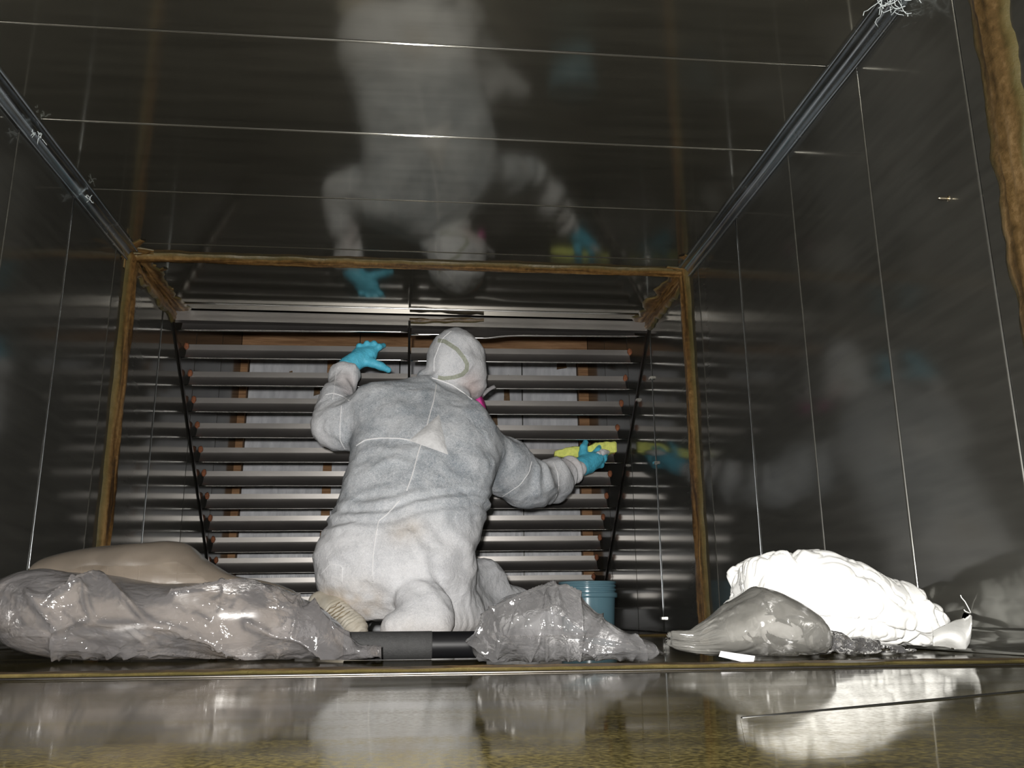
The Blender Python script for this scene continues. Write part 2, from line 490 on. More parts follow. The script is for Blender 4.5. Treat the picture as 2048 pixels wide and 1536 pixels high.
for k, (a, b) in enumerate(zip(SL, SL[1:])):
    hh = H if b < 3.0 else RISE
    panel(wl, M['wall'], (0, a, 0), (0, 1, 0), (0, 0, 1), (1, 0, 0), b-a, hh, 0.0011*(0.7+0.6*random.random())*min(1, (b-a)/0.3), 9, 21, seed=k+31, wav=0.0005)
for k, (a, b) in enumerate(zip(SC, SC[1:])):
    panel(ce, M['ceil'], (0, a, H), (0, 1, 0), (1, 0, 0), (0, 0, -1), b-a, W, 0.0005*min(1, (b-a)/0.3)**2, 9, 21, seed=k+61, wav=0.00015)
for k, (a, b) in enumerate(zip(SF, SF[1:])):
    panel(fl, M['floor'], (0, a, 0), (0, 1, 0), (1, 0, 0), (0, 0, 1), b-a, W, 0.0003, 9, 15, seed=k+91)

# thin standing ribs along the wall seams (bright wires in the flash)
def rib(parent, X, s, y, z0, z1):
    n = 14
    pts = [(X+s*0.0015+0.0006*noise([[i*0.9, y*9, 1.0]])[0]*s, y+0.0012*noise([[i*0.8, y*5, 4.0]])[0], z0+(z1-z0)*i/(n-1)) for i in range(n)]
    v, f = tube(pts, 0.0011, 6)
    obj('seam_rib', v, f, M['trim'], parent)
rib(wr, W, -1, 2.995, 0.003, H-0.03); rib(wl, 0, 1, 2.90, 0.003, H-0.03)
rib(wr, W, -1, 2.09, 0.003, H-0.03); rib(wl, 0, 1, 2.10, 0.003, H-0.03)
v, f = tube([(0.03+(W-0.06)*i/12, 2.95, H-0.0012) for i in range(13)], 0.0026, 6)
obj('seam_rib', v, f, M['lip'], ce)
for yy in (1.468, 1.797):
    v, f = tube([(0.03+(W-0.06)*i/12, yy+0.002, H-0.0002) for i in range(13)], 0.0013, 6); obj('seam_rib', v, f, M['ceil'], ce)
v, f = tube([(0.002+(W-0.004)*i/30, 0.935+0.002*noise([[i*0.4, 1.1, 0.2]])[0], 0.0008) for i in range(31)], 0.0016, 6); obj('seam_rib', v, f, M['rail'], fl)
# lap plate on the floor near the camera, right
P = []
for i in range(13):
    for j in range(9):
        yb_ = 0.494+0.026*i; y = 0.20+(yb_-0.20)*j/8; x0_ = 0.855+0.33*y; x = x0_+(W-0.03-x0_)*i/12
        P.append((x, y, 0.0009+0.0003*noise([[x*5, y*5, 2.2]])[0]))
nP = len(P); P += [(x, y, 0.0002) for x, y, z in P]
edge = [j*1 for j in range(9)]+[i*9+8 for i in range(1, 13)]+[12*9+j for j in range(7, -1, -1)]+[i*9 for i in range(11, 0, -1)]
v_f = grid_faces(13, 9)+[(edge[k], nP+edge[k], nP+edge[(k+1) % len(edge)], edge[(k+1) % len(edge)]) for k in range(len(edge))]
obj('lap_plate', P, v_f, M['floor'], fl, False)
v, f = tube([(1.02+(W-0.035-1.02)*i/16, 0.497+0.312*i/16, 0.0004) for i in range(17)], 0.0010, 6); obj('plate_edge', v, f, M['back'], fl)

# folded corner trims
def corner_trim(name, X, s, Z, sz, ya, yb, mat='trim'):
    """angle along a wall corner: two leg beads and a hollow web"""
    prof = [(0.034, 0.001), (0.034, 0.005), (0.028, 0.007), (0.022, 0.004), (0.012, 0.010), (0.010, 0.012), (0.004, 0.022), (0.007, 0.028), (0.005, 0.034), (0.001, 0.034)]
    n = 26
    P = []
    for i in range(n):
        y = ya+(yb-ya)*i/(n-1)
        for a, b in prof:
            P.append((X+s*a, y, Z+sz*(b+0.0006*math.sin(i*1.7))))
    o = obj(name, P, grid_faces(n, len(prof)), M[mat])
    o['kind'] = 'structure'
    return o
corner_trim('trim_1', 0, 1, H, -1, Y0, 2.50)
corner_trim('trim_2', W, -1, H, -1, Y0, 2.50)
corner_trim('trim_3', 0, 1, 0, 1, Y0, 2.50, 'wall')
corner_trim('trim_4', W, -1, 0, 1, Y0, 2.50, 'wall')

# brushed duct sealant over the joints
def sealant(name, p0, p1, nrm, side, w, h, seed, rag=0.15, n=70, lumps=1.0):
    p0, p1, nrm, side = map(lambda q: np.array(q, float), (p0, p1, nrm, side))
    m_ = 13
    s = np.linspace(0, 1, n); x = np.linspace(-1, 1, m_)
    Ln = np.linalg.norm(p1-p0)
    S, X = np.meshgrid(s, x, indexing='ij')
    q = np.stack([S.ravel()*Ln*14+seed, X.ravel()*0.0+np.sign(X.ravel())*3, np.full(S.size, seed*2.3)], 1)
    wv = (1+rag*fbm(q, 3).reshape(S.shape))
    rg = noise(np.stack([S.ravel()*Ln*5, X.ravel()*4.5, np.full(S.size, seed*1.1)], 1)).reshape(S.shape)
    lm = noise(np.stack([S.ravel()*Ln*40, X.ravel()*2, np.full(S.size, seed*5.1)], 1)).reshape(S.shape)
    hh = h*np.sqrt(np.clip(1-X**2, 0, 1))**1.3*(1+0.55*rg+0.12*lumps*lm)+0.0008
    hh[:, 0] = -0.004; hh[:, -1] = -0.004
    P = p0 + S[..., None]*(p1-p0) + (X*wv*w/2)[..., None]*side + hh[..., None]*nrm
    me = mesh(name, P.reshape(-1, 3), grid_faces(n, m_))
    at2 = me.attributes.new('rim', 'FLOAT', 'POINT')
    at2.data.foreach_set('value', np.clip((np.abs(X)-0.55)/0.4, 0, 1).ravel().astype(np.float32))
    st_ = fbm(np.stack([S.ravel()*Ln*4, X.ravel()*5.0, np.full(S.size, seed*1.9)], 1), 2)
    me.attributes.new('streak', 'FLOAT', 'POINT').data.foreach_set('value', st_.astype(np.float32))
    return me
def seal_obj(name, parts, mat='seal'):
    V, Fc, R, SK = [], [], [], []
    for me in parts:
        o = len(V)
        V += [tuple(q.co) for q in me.vertices]; Fc += [tuple(o+i for i in p.vertices) for p in me.polygons]
        a = np.zeros(len(me.vertices), np.float32); me.attributes['rim'].data.foreach_get('value', a); R += list(a); a2 = np.zeros(len(a), np.float32); me.attributes['streak'].data.foreach_get('value', a2); SK += list(a2)
    me = mesh(name, V, Fc)
    me.attributes.new('rim', 'FLOAT', 'POINT').data.foreach_set('value', R)
    me.attributes.new('streak', 'FLOAT', 'POINT').data.foreach_set('value', SK)
    o = link(name, me, M[mat])
    o['kind'] = 'structure'
    return o
RG = 2.546
seal_obj('trim_5', [sealant('s', (0, RG, 0.0), (0, RG, H), (1, 0, 0), (0, 1, 0), 0.095, 0.016, 1)])
seal_obj('trim_6', [sealant('s', (W, RG, 0.0), (W, RG, H), (-1, 0, 0), (0, 1, 0), 0.085, 0.016, 2)])
seal_obj('trim_7', [sealant('s', (0, RG, H), (W, RG, H), (0, 0, -1), (0, 1, 0), 0.055, 0.013, 3, 0.3)])
seal_obj('trim_8', [sealant('s', (0, RG, 0), (W, RG, 0), (0, 0, 1), (0, 1, 0), 0.09, 0.004, 4, 0.3)])
seal_obj('trim_9', [sealant('s', (W, 1.045, 0.0), (W, 1.045, H), (-1, 0, 0), (0, 1, 0), 0.085, 0.012, 5, 0.3, 90, 2.0)], 'seal_dimmed')
seal_obj('trim_10', [sealant('s', (0, 1.045, 0.0), (0, 1.045, H), (1, 0, 0), (0, 1, 0), 0.085, 0.012, 6)])
seal_obj('trim_11', [sealant('s', (0, 1.02, 0), (W, 1.02, 0), (0, 0, 1), (0, 1, 0), 0.05, 0.0022, 7, 0.8, 160, 3.0)], 'seal_dimmed')
seal_obj('trim_12', [sealant('s', (0, 1.045, H), (W, 1.045, H), (0, 0, -1), (0, 1, 0), 0.07, 0.010, 8)])
# dragged brush marks in the two top corners
def splat(name, X, s, seed, nb):
    rnd = random.Random(seed)
    ps = [sealant('s', (X+s*0.004, RG+0.0, H-0.02), (X+s*0.004, 3.02, H-0.02), (s, 0, 0), (0, 0, -1), 0.050, 0.006, seed, 0.9, 60, 3),
          sealant('s', (X+s*0.02, RG-0.03, H), (X+s*0.02, 3.03, H), (0, 0, -1), (s, 0, 0), 0.060, 0.006, seed+1, 0.9, 60, 3)]
    for k in range(nb):
        y = RG+rnd.uniform(-0.10, 0.10) if k < 5 else RG+rnd.uniform(0.0, 0.30)
        a = rnd.uniform(-0.9, 0.9); L = rnd.uniform(0.04, 0.085)
        ps.append(sealant('s', (X+s*0.01, y, H), (X+s*(0.01+L*math.cos(a)), y+L*math.sin(a)*1.1, H), (0, 0, -1), (-s*math.sin(a), math.cos(a), 0), rnd.uniform(0.010, 0.024), 0.003, seed+k*3, 0.6, 14, 2))
    for k in range(nb-2):
        y = RG+rnd.uniform(-0.07, 0.07); a = rnd.uniform(-0.9, 0.9); L = rnd.uniform(0.03, 0.06)
        ps.append(sealant('s', (X, y, H-0.005), (X, y+L*math.sin(a), H-0.005-L*math.cos(a)), (s, 0, 0), (0, math.cos(a), math.sin(a)), rnd.uniform(0.010, 0.022), 0.003, seed+k*5+1, 0.6, 14, 2))
    return seal_obj(name, ps)
splat('trim_13', 0, 1, 21, 8)
splat('trim_14', W, -1, 47, 4)

# riser lining behind the vanes: pale sheets, wooden studs, top board (pieces of wall_back)
xs = [0.035, 0.40, 0.435, 0.74, 1.02, 1.33, 1.60]
for k, (a, b) in enumerate(zip(xs, xs[1:])):
    if b-a < 0.05: continue
    z0, z1 = 0.0, 1.285+random.uniform(-0.008, 0.008)
    n1, n2 = 9, 30
    P = []
    for i in range(n1):
        for j in range(n2):
            x = a+0.003+(b-a-0.006)*i/(n1-1); z = z0+(z1-z0)*j/(n2-1)
            P.append((x, Y1-0.012+0.006*noise([[x*9, z*4, k]])[0], z))
    obj('liner_sheet', P, grid_faces(n1, n2), M['liner'], bk)
for x0, x1, yy in ((0.0, 0.033, 0.03), (0.398, 0.437, 0.004), (1.602, 1.65, 0.03)):
    v, f = box((x0, Y1-yy-0.01, 0.0), (x1, Y1, 1.30)); obj('stud', v, f, M['wood'], bk, False)
for i, x0 in enumerate((0.0, 0.55, 1.10)):
    v, f = box((x0+0.002, Y1-0.045, 1.292), (x0+0.548, Y1, 1.44)); obj('plank', v, f, M['wood'], bk, False)
for (x, z, w_, h_) in ((0.22, 1.14, 0.02, 0.05), (1.24, 1.03, 0.03, 0.16), (1.18, 0.93, 0.03, 0.12), (0.34, 1.07, 0.03, 0.07), (1.50, 1.22, 0.05, 0.06)):
    P = [(x, Y1-0.020, z), (x+w_, Y1-0.020, z+0.01), (x+w_*0.8, Y1-0.020, z+h_), (x+w_*0.1, Y1-0.020, z+h_*0.9)]
    P += [(a, b+0.012, c) for a, b, c in P]
    obj('sealant_daub', P, [(0, 1, 2, 3), (0, 4, 5, 1), (1, 5, 6, 2), (2, 6, 7, 3), (3, 7, 4, 0)], M['seal'], bk, False)

# ------------------------------------------------------------------ turning vanes on the diagonal of the elbow
rack = empty('turning_vane_rack', (0.825, 3.10, 0))
tag(rack, 'slanting rack of curved horizontal metal turning vanes across the far end of the duct', 'turning vanes')
RO = np.array(rack.location)
def lip_z(i): return 0.936-0.0780*(i-1)
def plane_y(z, xf=0.5): return 3.118+(0.936-z)*(1.035+0.05*xf)
def vane(i, xa, xb, z, yoff=0.0, skew=0.0, dent=None):
    R = 0.050
    prof = [(R*math.sin(math.radians(q)), R*(1-math.cos(math.radians(q)))) for q in range(0, 87, 7)]
    last = prof[-1]
    for s_ in (0.0005, 0.009, 0.0195):
        prof.append((last[0]-s_*math.sin(math.radians(2.5)), last[1]+s_*math.cos(math.radians(2.5))))
    th = 0.0018
    back = [(p[0]+th, p[1]-th*0.4) for p in prof][::-1]
    ring = prof+back
    n = 24
    P = []
    for k in range(n):
        x = xa+(xb-xa)*k/(n-1)
        zz = z+skew*(x/W)
        dn = dent(x) if dent else 0.0
        for a, b in ring:
            P.append((x-RO[0], plane_y(zz, x/W)+yoff+a-RO[1], zz+b+dn*max(0, 1-b/0.03)))
    nr = len(ring)
    fc = grid_faces(n, nr, True)
    fc += [tuple(range(nr)), tuple(reversed(range((n-1)*nr, n*nr)))]
    o = obj('vane', P, fc, M['vane'], rack)
    try:
        o.data.set_sharp_from_angle(angle=math.radians(25))
    except Exception:
        pass
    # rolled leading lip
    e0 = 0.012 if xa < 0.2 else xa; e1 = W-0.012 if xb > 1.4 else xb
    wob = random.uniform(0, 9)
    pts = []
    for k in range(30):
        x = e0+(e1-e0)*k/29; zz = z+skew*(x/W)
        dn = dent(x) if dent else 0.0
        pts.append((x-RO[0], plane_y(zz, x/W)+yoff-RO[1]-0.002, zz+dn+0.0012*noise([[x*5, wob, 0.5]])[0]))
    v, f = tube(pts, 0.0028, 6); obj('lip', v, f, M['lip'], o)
    # rust on the cut end
    for x, s_ in ((xa, -1), (xb, 1)):
        if 0.2 < x < 1.4: continue
        zz = z+skew*(x/W)
        c = np.array([x-RO[0], plane_y(zz, x/W)+yoff+last[0]-RO[1]-0.004, zz+last[1]+0.012])
        P2 = []
        for a in range(7):
            for k in range(8):
                t1 = math.pi*a/6; t2 = 2*math.pi*k/8
                P2.append(c+np.array([0.009*math.cos(t1), 0.006*math.sin(t1)*math.cos(t2), 0.0145*math.sin(t1)*math.sin(t2)])*(1+0.25*noise([[a*1.3, k*1.1, i]])[0]))
        obj('rust_cap', P2, grid_faces(7, 8, True), M['rust'], o)
    return o
MID = 0.800
for i in range(1, 13):
    z = lip_z(i)
    vane(i, 0.014, MID-0.006, z, 0, 0.012)
    vane(i, MID+0.006, 1.612, z-0.002, 0, 0.012)
# top row, bent and knocked about
vane(0, 0.014, MID-0.006, 1.012, 0.0, 0.018)
vane(0, MID+0.006, 1.612, 1.006, 0.0, 0.016, lambda x: -0.012*math.exp(-((x-1.05)/0.07)**2))
def rail(x0, x1, name='rail', th=0.014, za=1.05, zb=0.0):
    P = []
    zs = np.linspace(za, zb, 14)
    for z in zs:
        y = plane_y(z, x0/W)
        for dx, dy in ((0, -0.006), (1, -0.006), (1, th), (0, th)):
            P.append(((x1 if dx else x0)-RO[0], y+dy-RO[1], z))
    fc = grid_faces(14, 4, True)+[(0, 1, 2, 3), (55, 54, 53, 52)]
    return obj(name, P, fc, M['rail'], rack, False)
rail(0.0, 0.006); rail(W-0.006, W); rail(MID-0.004, MID+0.004, 'centre_rail', 0.012)
v, f = box((0.0-RO[0], 3.02-RO[1], H-0.038), (W-RO[0], 3.05-RO[1], H-0.002)); obj('header', v, f, M['vane'], rack, False)

for y, zz in ((2.995, 0.86), (2.995, 0.56), (2.995, 0.045), (3.20, 0.83), (3.42, 0.62)):
    v, f = box((W-0.010, y-0.011, zz-0.004), (W-0.0005, y+0.011, zz+0.004)); obj('clip', v, f, M['lip'], wr, False)
hd0 = empty('header_sealant', (0, 0, 0))
me = sealant('daub_strip', (0.80, 3.012, H-0.012), (1.06, 3.012, H-0.004), (0, -1, 0), (0, 0, 1), 0.014, 0.006, 61, 0.9, 50, 3)
me.transform(Matrix.Translation((0, 0.004, -0.01)))
o = link('sealant_daub', me, M['seal_dimmed'], rack); o.location = (-RO[0], -RO[1], -RO[2])
bpy.data.objects.remove(hd0)

# ------------------------------------------------------------------ SDF figure tools
def capsule(P, a, b, ra, rb, flat=None):
    a = np.asarray(a, np.float32); b = np.asarray(b, np.float32)
    pa = P-a; ba = b-a
    h = np.clip((pa@ba)/float(ba@ba+1e-9), 0, 1)
    d = pa-h[..., None]*ba
    if flat is not None: d = d*np.asarray(flat, np.float32)
    return np.sqrt((d*d).sum(-1))-(ra+(rb-ra)*h)
def ellipsoid(P, c, r, Rm=None):
    q = P-np.asarray(c, np.float32)
    if Rm is not None: q = q@np.asarray(Rm, np.float32)
    r = np.asarray(r, np.float32)
    k0 = np.sqrt(((q/r)**2).sum(-1)); k1 = np.sqrt(((q/(r*r))**2).sum(-1))+1e-9
    return k0*(k0-1)/k1
def smin(a, b, k):
    h = np.clip(0.5+0.5*(b-a)/k, 0, 1)
    return b*(1-h)+a*h-k*h*(1-h)
def gridpts(lo, hi, h):
    ax = [np.arange(l, u+h, h, dtype=np.float32) for l, u in zip(lo, hi)]
    return np.stack(np.meshgrid(*ax, indexing='ij'), -1)
def surface_nets(Fv, lo, h):
    nx, ny, nz = Fv.shape
    S = Fv < 0
    cnt = np.zeros((nx-1, ny-1, nz-1), np.float32); acc = np.zeros((nx-1, ny-1, nz-1, 3), np.float32)
    offs = [(a, b, c) for a in (0, 1) for b in (0, 1) for c in (0, 1)]
    for o1 in offs:
        for ax in range(3):
            if o1[ax]: continue
            o2 = list(o1); o2[ax] = 1
            A = Fv[o1[0]:nx-1+o1[0], o1[1]:ny-1+o1[1], o1[2]:nz-1+o1[2]]
            B = Fv[o2[0]:nx-1+o2[0], o2[1]:ny-1+o2[1], o2[2]:nz-1+o2[2]]
            mk = (A < 0) != (B < 0)
            if not mk.any(): continue
            tt = A[mk]/(A[mk]-B[mk])
            p = np.tile(np.array(o1, np.float32), (len(tt), 1)); p[:, ax] += tt
            acc[mk] += p; cnt[mk] += 1
    act = cnt > 0
    idx = -np.ones(act.shape, np.int64); idx[act] = np.arange(act.sum())
    base = np.argwhere(act).astype(np.float32)
    V = (base+acc[act]/cnt[act][:, None])*h+np.asarray(lo, np.float32)
    Q = []
    for ax in range(3):
        b, c = (ax+1) % 3, (ax+2) % 3
        sl1 = [slice(None)]*3; sl2 = [slice(None)]*3
        sl1[ax] = slice(0, -1); sl2[ax] = slice(1, None)
        e = S[tuple(sl1)] != S[tuple(sl2)]
        I = np.argwhere(e)
        I = I[(I[:, b] > 0) & (I[:, c] > 0) & (I[:, b] < Fv.shape[b]-1) & (I[:, c] < Fv.shape[c]-1)]
        def cell(db, dc):
            J = I.copy(); J[:, b] -= db; J[:, c] -= dc
            return idx[J[:, 0], J[:, 1], J[:, 2]]
        q = np.stack([cell(1, 1), cell(0, 1), cell(0, 0), cell(1, 0)], 1)
        inside = S[I[:, 0], I[:, 1], I[:, 2]]
        q[~inside] = q[~inside][:, ::-1]
        Q.append(q)
    return V, np.concatenate(Q)
def vnormals(V, Q):
    n = np.cross(V[Q[:, 2]]-V[Q[:, 0]], V[Q[:, 3]]-V[Q[:, 1]])
    N = np.zeros_like(V)
    for k in range(4): np.add.at(N, Q[:, k], n)
    return N/(np.linalg.norm(N, axis=1)[:, None]+1e-9)
def smooth(V, Q, it=2, lam=0.5):
    E = np.concatenate([Q[:, [0, 1]], Q[:, [1, 2]], Q[:, [2, 3]], Q[:, [3, 0]]])
    deg = np.bincount(E.ravel(), minlength=len(V)).astype(np.float32)[:, None]
    for _ in range(it):
        A = np.zeros_like(V)
        np.add.at(A, E[:, 0], V[E[:, 1]]); np.add.at(A, E[:, 1], V[E[:, 0]])
        V = V+lam*(A/deg-V)
    return V
def big_mesh(name, V, Q, mat, parent, org):
    me = bpy.data.meshes.new(name)
    me.vertices.add(len(V)); me.vertices.foreach_set('co', (V-np.asarray(org)).astype(np.float32).ravel())
    me.loops.add(Q.size); me.loops.foreach_set('vertex_index', Q.ravel().astype(np.int32))
    me.polygons.add(len(Q)); me.polygons.foreach_set('loop_start', np.arange(0, Q.size, 4, dtype=np.int32))
    me.update(calc_edges=True); me.validate()
    return link(name, me, mat, parent)

# ------------------------------------------------------------------ the kneeling worker
PB = np.array([0.80, 2.75, 0.0])
person = empty('person', PB)
tag(person, 'person in white hooded disposable coverall kneeling with back turned, wiping the vanes', 'person')

# torso as stacked ellipses: (y, left edge, right edge, depth centre, half depth)
ROWS = [(760, 815, 885, 2.955, 0.055), (776, 765, 905, 2.935, 0.085), (798, 732, 935, 2.915, 0.105), (830, 716, 970, 2.885, 0.125), (880, 704, 996, 2.855, 0.140),
        (930, 700, 998, 2.825, 0.150), (980, 684, 984, 2.795, 0.155), (1020, 668, 976, 2.775, 0.160),
        (1060, 655, 964, 2.76, 0.165), (1110, 641, 952, 2.75, 0.175), (1160, 642, 955, 2.75, 0.175), (1205, 664, 950, 2.76, 0.150), (1240, 700, 925, 2.77, 0.11)]
rz, rcx, rcy, ra, rb = [], [], [], [], []
for (py, xl, xr, yc, hd) in ROWS[::-1]:
    L_, R_ = at(xl, py, yc), at(xr, py, yc)
    rz.append((L_[2]+R_[2])/2); rcx.append((L_[0]+R_[0])/2); ra.append((R_[0]-L_[0])/2); rcy.append(yc); rb.append(hd)
rz, rcx, rcy, ra, rb = map(np.array, (rz, rcx, rcy, ra, rb))
def torso(P):
    z = P[..., 2]
    zc = np.clip(z, rz[0], rz[-1])
    cx, cy, a, b = (np.interp(zc, rz, q) for q in (rcx, rcy, ra, rb))
    dx, dy = P[..., 0]-cx, P[..., 1]-cy
    p = 2.3
    k = (np.abs(dx/a)**p+np.abs(dy/b)**p)**(1/p)
    d2 = (k-1)*np.minimum(a, b)*0.9
    dz = np.maximum(z-rz[-1], rz[0]-z)
    return np.where(dz > 0, np.sqrt(np.maximum(d2, 0)**2+dz**2)+np.minimum(d2, 0)*0, np.maximum(d2, dz))

def build_body():
    h = 0.0075
    lo = np.array([0.36, 2.40, -0.02]); hi = np.array([1.56, 3.50, 1.06])
    P = gridpts(lo, hi, h)
    d = torso(P)
    tor = d.copy()
    A = at
    def cap(p, q, r1, r2, k, flat=None):
        nonlocal d
        p = np.asarray(p); q = np.asarray(q)
        mn = np.minimum(p, q)-max(r1, r2)-k-0.05; mx_ = np.maximum(p, q)+max(r1, r2)+k+0.05
        i0 = np.clip(((mn-lo)/h).astype(int), 0, None); i1 = np.clip(((mx_-lo)/h).astype(int)+1, 0, np.array(d.shape))
        s = tuple(slice(a, b) for a, b in zip(i0, i1))
        d[s] = smin(d[s], capsule(P[s], p, q, r1, r2, flat), k)
    # hips / buttocks and thighs
    cap(A(715, 1135, 2.72), A(705, 1190, 3.05), 0.105, 0.085, 0.06)
    cap(A(705, 1195, 3.02), A(700, 1222, 3.22), 0.085, 0.07, 0.05)
    cap(A(845, 1140, 2.76), A(955, 1190, 3.08), 0.105, 0.072, 0.05)
    cap(A(900, 1172, 2.95), A(965, 1162, 3.03), 0.08, 0.079, 0.02)
    cap(A(1000, 1205, 3.08), A(1050, 1210, 3.14), 0.060, 0.045, 0.04)
    # shins folded under
    cap(A(700, 1228, 3.18), A(690, 1232, 2.84), 0.065, 0.055, 0.04)
    cap(A(1005, 1220, 3.10), A(900, 1225, 2.80), 0.066, 0.060, 0.04)
    cap(A(930, 1232, 2.78), A(880, 1235, 2.68), 0.060, 0.055, 0.04)
    # right bootee: sole towards the camera, heel up
    cap(A(832, 1174, 2.62), A(846, 1220, 2.58), 0.056, 0.084, 0.016, (1, 1.3, 1))
    cap(A(790, 1252, 2.54), A(872, 1248, 2.55), 0.042, 0.050, 0.03, (1, 1.0, 1))
    # right arm (picture right), reaching forward
    cap(A(922, 872, 2.89), A(1008, 932, 3.00), 0.092, 0.086, 0.05)
    cap(A(1008, 932, 2.99), A(1056, 968, 3.07), 0.086, 0.080, 0.05)
    cap(A(1058, 965, 3.07), A(1108, 960, 3.21), 0.078, 0.062, 0.04)
    cap(A(1096, 956, 3.18), A(1100, 962, 3.20), 0.076, 0.074, 0.01)
    cap(A(1108, 958, 3.21), A(1146, 936, 3.315), 0.060, 0.047, 0.03)
    # left arm, raised
    cap(A(748, 822, 2.90), A(690, 856, 2.93), 0.085, 0.072, 0.05)
    cap(A(690, 850, 2.93), A(668, 862, 2.95), 0.070, 0.060, 0.04)
    cap(A(664, 850, 2.95), A(672, 800, 3.00), 0.066, 0.062, 0.03)
    cap(A(674, 806, 3.00), A(684, 772, 3.03), 0.062, 0.048, 0.012)
    cap(A(686, 780, 3.03), A(690, 750, 3.06), 0.048, 0.057, 0.010)
    # hood and neck roll
    cap(A(914, 712, 2.975), A(914, 728, 2.975), 0.096, 0.103, 0.03)
    cap(A(932, 730, 2.985), A(938, 745, 2.985), 0.068, 0.062, 0.03)
    cap(A(912, 740, 2.985), A(942, 772, 3.01), 0.086, 0.050, 0.03)
    cap(A(885, 768, 2.95), A(915, 800, 2.94), 0.050, 0.040, 0.03)
    cap(A(852, 760, 2.96), A(925, 790, 2.92), 0.030, 0.024, 0.012)
    cap(A(850, 752, 2.97), A(848, 762, 2.96), 0.026, 0.026, 0.012)
    # cut sleeves at the cuffs, cut the hood open over the face
    def cut(p, nrm, rad, k=0.004):
        nonlocal d
        p = np.asarray(p, np.float32); nrm = np.asarray(nrm, np.float32); nrm /= np.linalg.norm(nrm)
        q = P-p
        s = q@nrm
        near = np.sqrt((q*q).sum(-1)) < rad
        d = np.where(near, np.maximum(d, s), d)
    cut(A(690, 739, 3.07), A(690, 735, 3.075)-A(688, 775, 3.03), 0.10)
    cut(A(1163, 930, 3.345), A(1165, 928, 3.35)-A(1140, 940, 3.30), 0.10)
    d = np.maximum(d, 0.004-P[..., 2])
    V, Q = surface_nets(d, lo, h)
    V = smooth(V, Q, 3, 0.5)
    N = vnormals(V, Q)
    return V, Q, N, P, tor

V, Q, N, _, _ = build_body()
tor_v = torso(V.astype(np.float64))
# cloth folds
def seg_near(V, a, b, r):
    a = np.asarray(a); b = np.asarray(b)
    h = np.clip(((V-a)@(b-a))/((b-a)@(b-a)), 0, 1)
    return np.exp(-(np.linalg.norm(V-(a+h[:, None]*(b-a)), axis=1)/r)**2)
disp = np.zeros(len(V))
warp = np.stack([noise(V*5+3), noise(V*5+9), noise(V*5+27)], 1)*0.05
Vw = V+warp
disp += 0.006*(ridge(Vw*np.array([7, 7, 11]), 2.2)-0.4)
disp += 0.003*(ridge(Vw*19+4, 2.4)-0.4)
disp += 0.010*fbm(V*5.5+2, 2)
# arms bag more
armL = seg_near(V, at(668, 865, 2.95), at(690, 760, 3.05), 0.10)
armR = seg_near(V, at(1050, 960, 3.05), at(1150, 938, 3.32), 0.10)
wR = (Vw@np.array([0.75, 0.45, 0.5]))
disp += armR*0.010*np.sin(wR*75+4*noise(Vw*8))*1.0
disp += armL*0.008*(ridge(Vw*np.array([14, 10, 8])+8, 1.8)-0.4)
waist = np.exp(-((V[:, 2]-at(820, 1015, 2.62)[2]-0.10*(V[:, 0]-0.8))/0.045)**2)*(tor_v < 0.05)
disp += waist*0.006*np.sin((V[:, 2]-0.12*V[:, 0])*170+5*noise(Vw*6))
seat = seg_near(V, at(760, 1150, 2.6), at(900, 1130, 2.65), 0.16)
dirs = np.array([0.55, 0.2, -0.8])
disp += seat*0.003*np.sin((V@np.array([0.75, 0.3, 0.55]))*95+6*noise(Vw*7))
V = V+N*disp[:, None].astype(np.float32)
V[:, 2] = np.maximum(V[:, 2], 0.002)
V = smooth(V, Q, 1, 0.35)
body = big_mesh('coverall', V, Q, M['suit'], person, PB)
# where the dark shirt shows through, where it is soiled, where skin shows
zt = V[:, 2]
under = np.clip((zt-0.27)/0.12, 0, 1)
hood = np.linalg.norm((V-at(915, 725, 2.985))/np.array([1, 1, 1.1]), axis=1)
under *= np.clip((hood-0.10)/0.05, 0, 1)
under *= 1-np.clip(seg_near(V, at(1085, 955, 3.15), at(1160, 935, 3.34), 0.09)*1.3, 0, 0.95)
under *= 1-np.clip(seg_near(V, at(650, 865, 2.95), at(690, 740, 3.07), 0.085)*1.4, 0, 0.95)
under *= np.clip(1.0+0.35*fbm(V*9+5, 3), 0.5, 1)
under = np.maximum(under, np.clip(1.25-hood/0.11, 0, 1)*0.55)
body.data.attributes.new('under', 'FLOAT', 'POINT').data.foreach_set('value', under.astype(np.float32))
soil = seg_near(V, at(655, 1205, 2.66), at(720, 1215, 2.62), 0.06)*0.55*(0.6+fbm(V*18, 2))
soil += seg_near(V, at(800, 1010+60, 2.60), at(822, 1062, 2.60), 0.035)*0.35
soil += np.exp(-(V[:, 2]/0.05)**2)*0.22
soil += seg_near(V, at(812, 1275, 2.48), at(826, 1228, 2.48), 0.010)*0.5
body.data.attributes.new('soil', 'FLOAT', 'POINT').data.foreach_set('value', np.clip(soil, 0, 0.8).astype(np.float32))
skin = seg_near(V, at(935, 765, 2.94), at(945, 785, 2.96), 0.045)*0.55
skin += seg_near(V, at(692, 765, 3.0), at(690, 790, 2.97), 0.035)*0.35
skin += seg_near(V, at(1120, 935, 3.2), at(1148, 930, 3.28), 0.035)*0.25
body.data.attributes.new('skin', 'FLOAT', 'POINT').data.foreach_set('value', np.clip(skin, 0, 0.6).astype(np.float32))

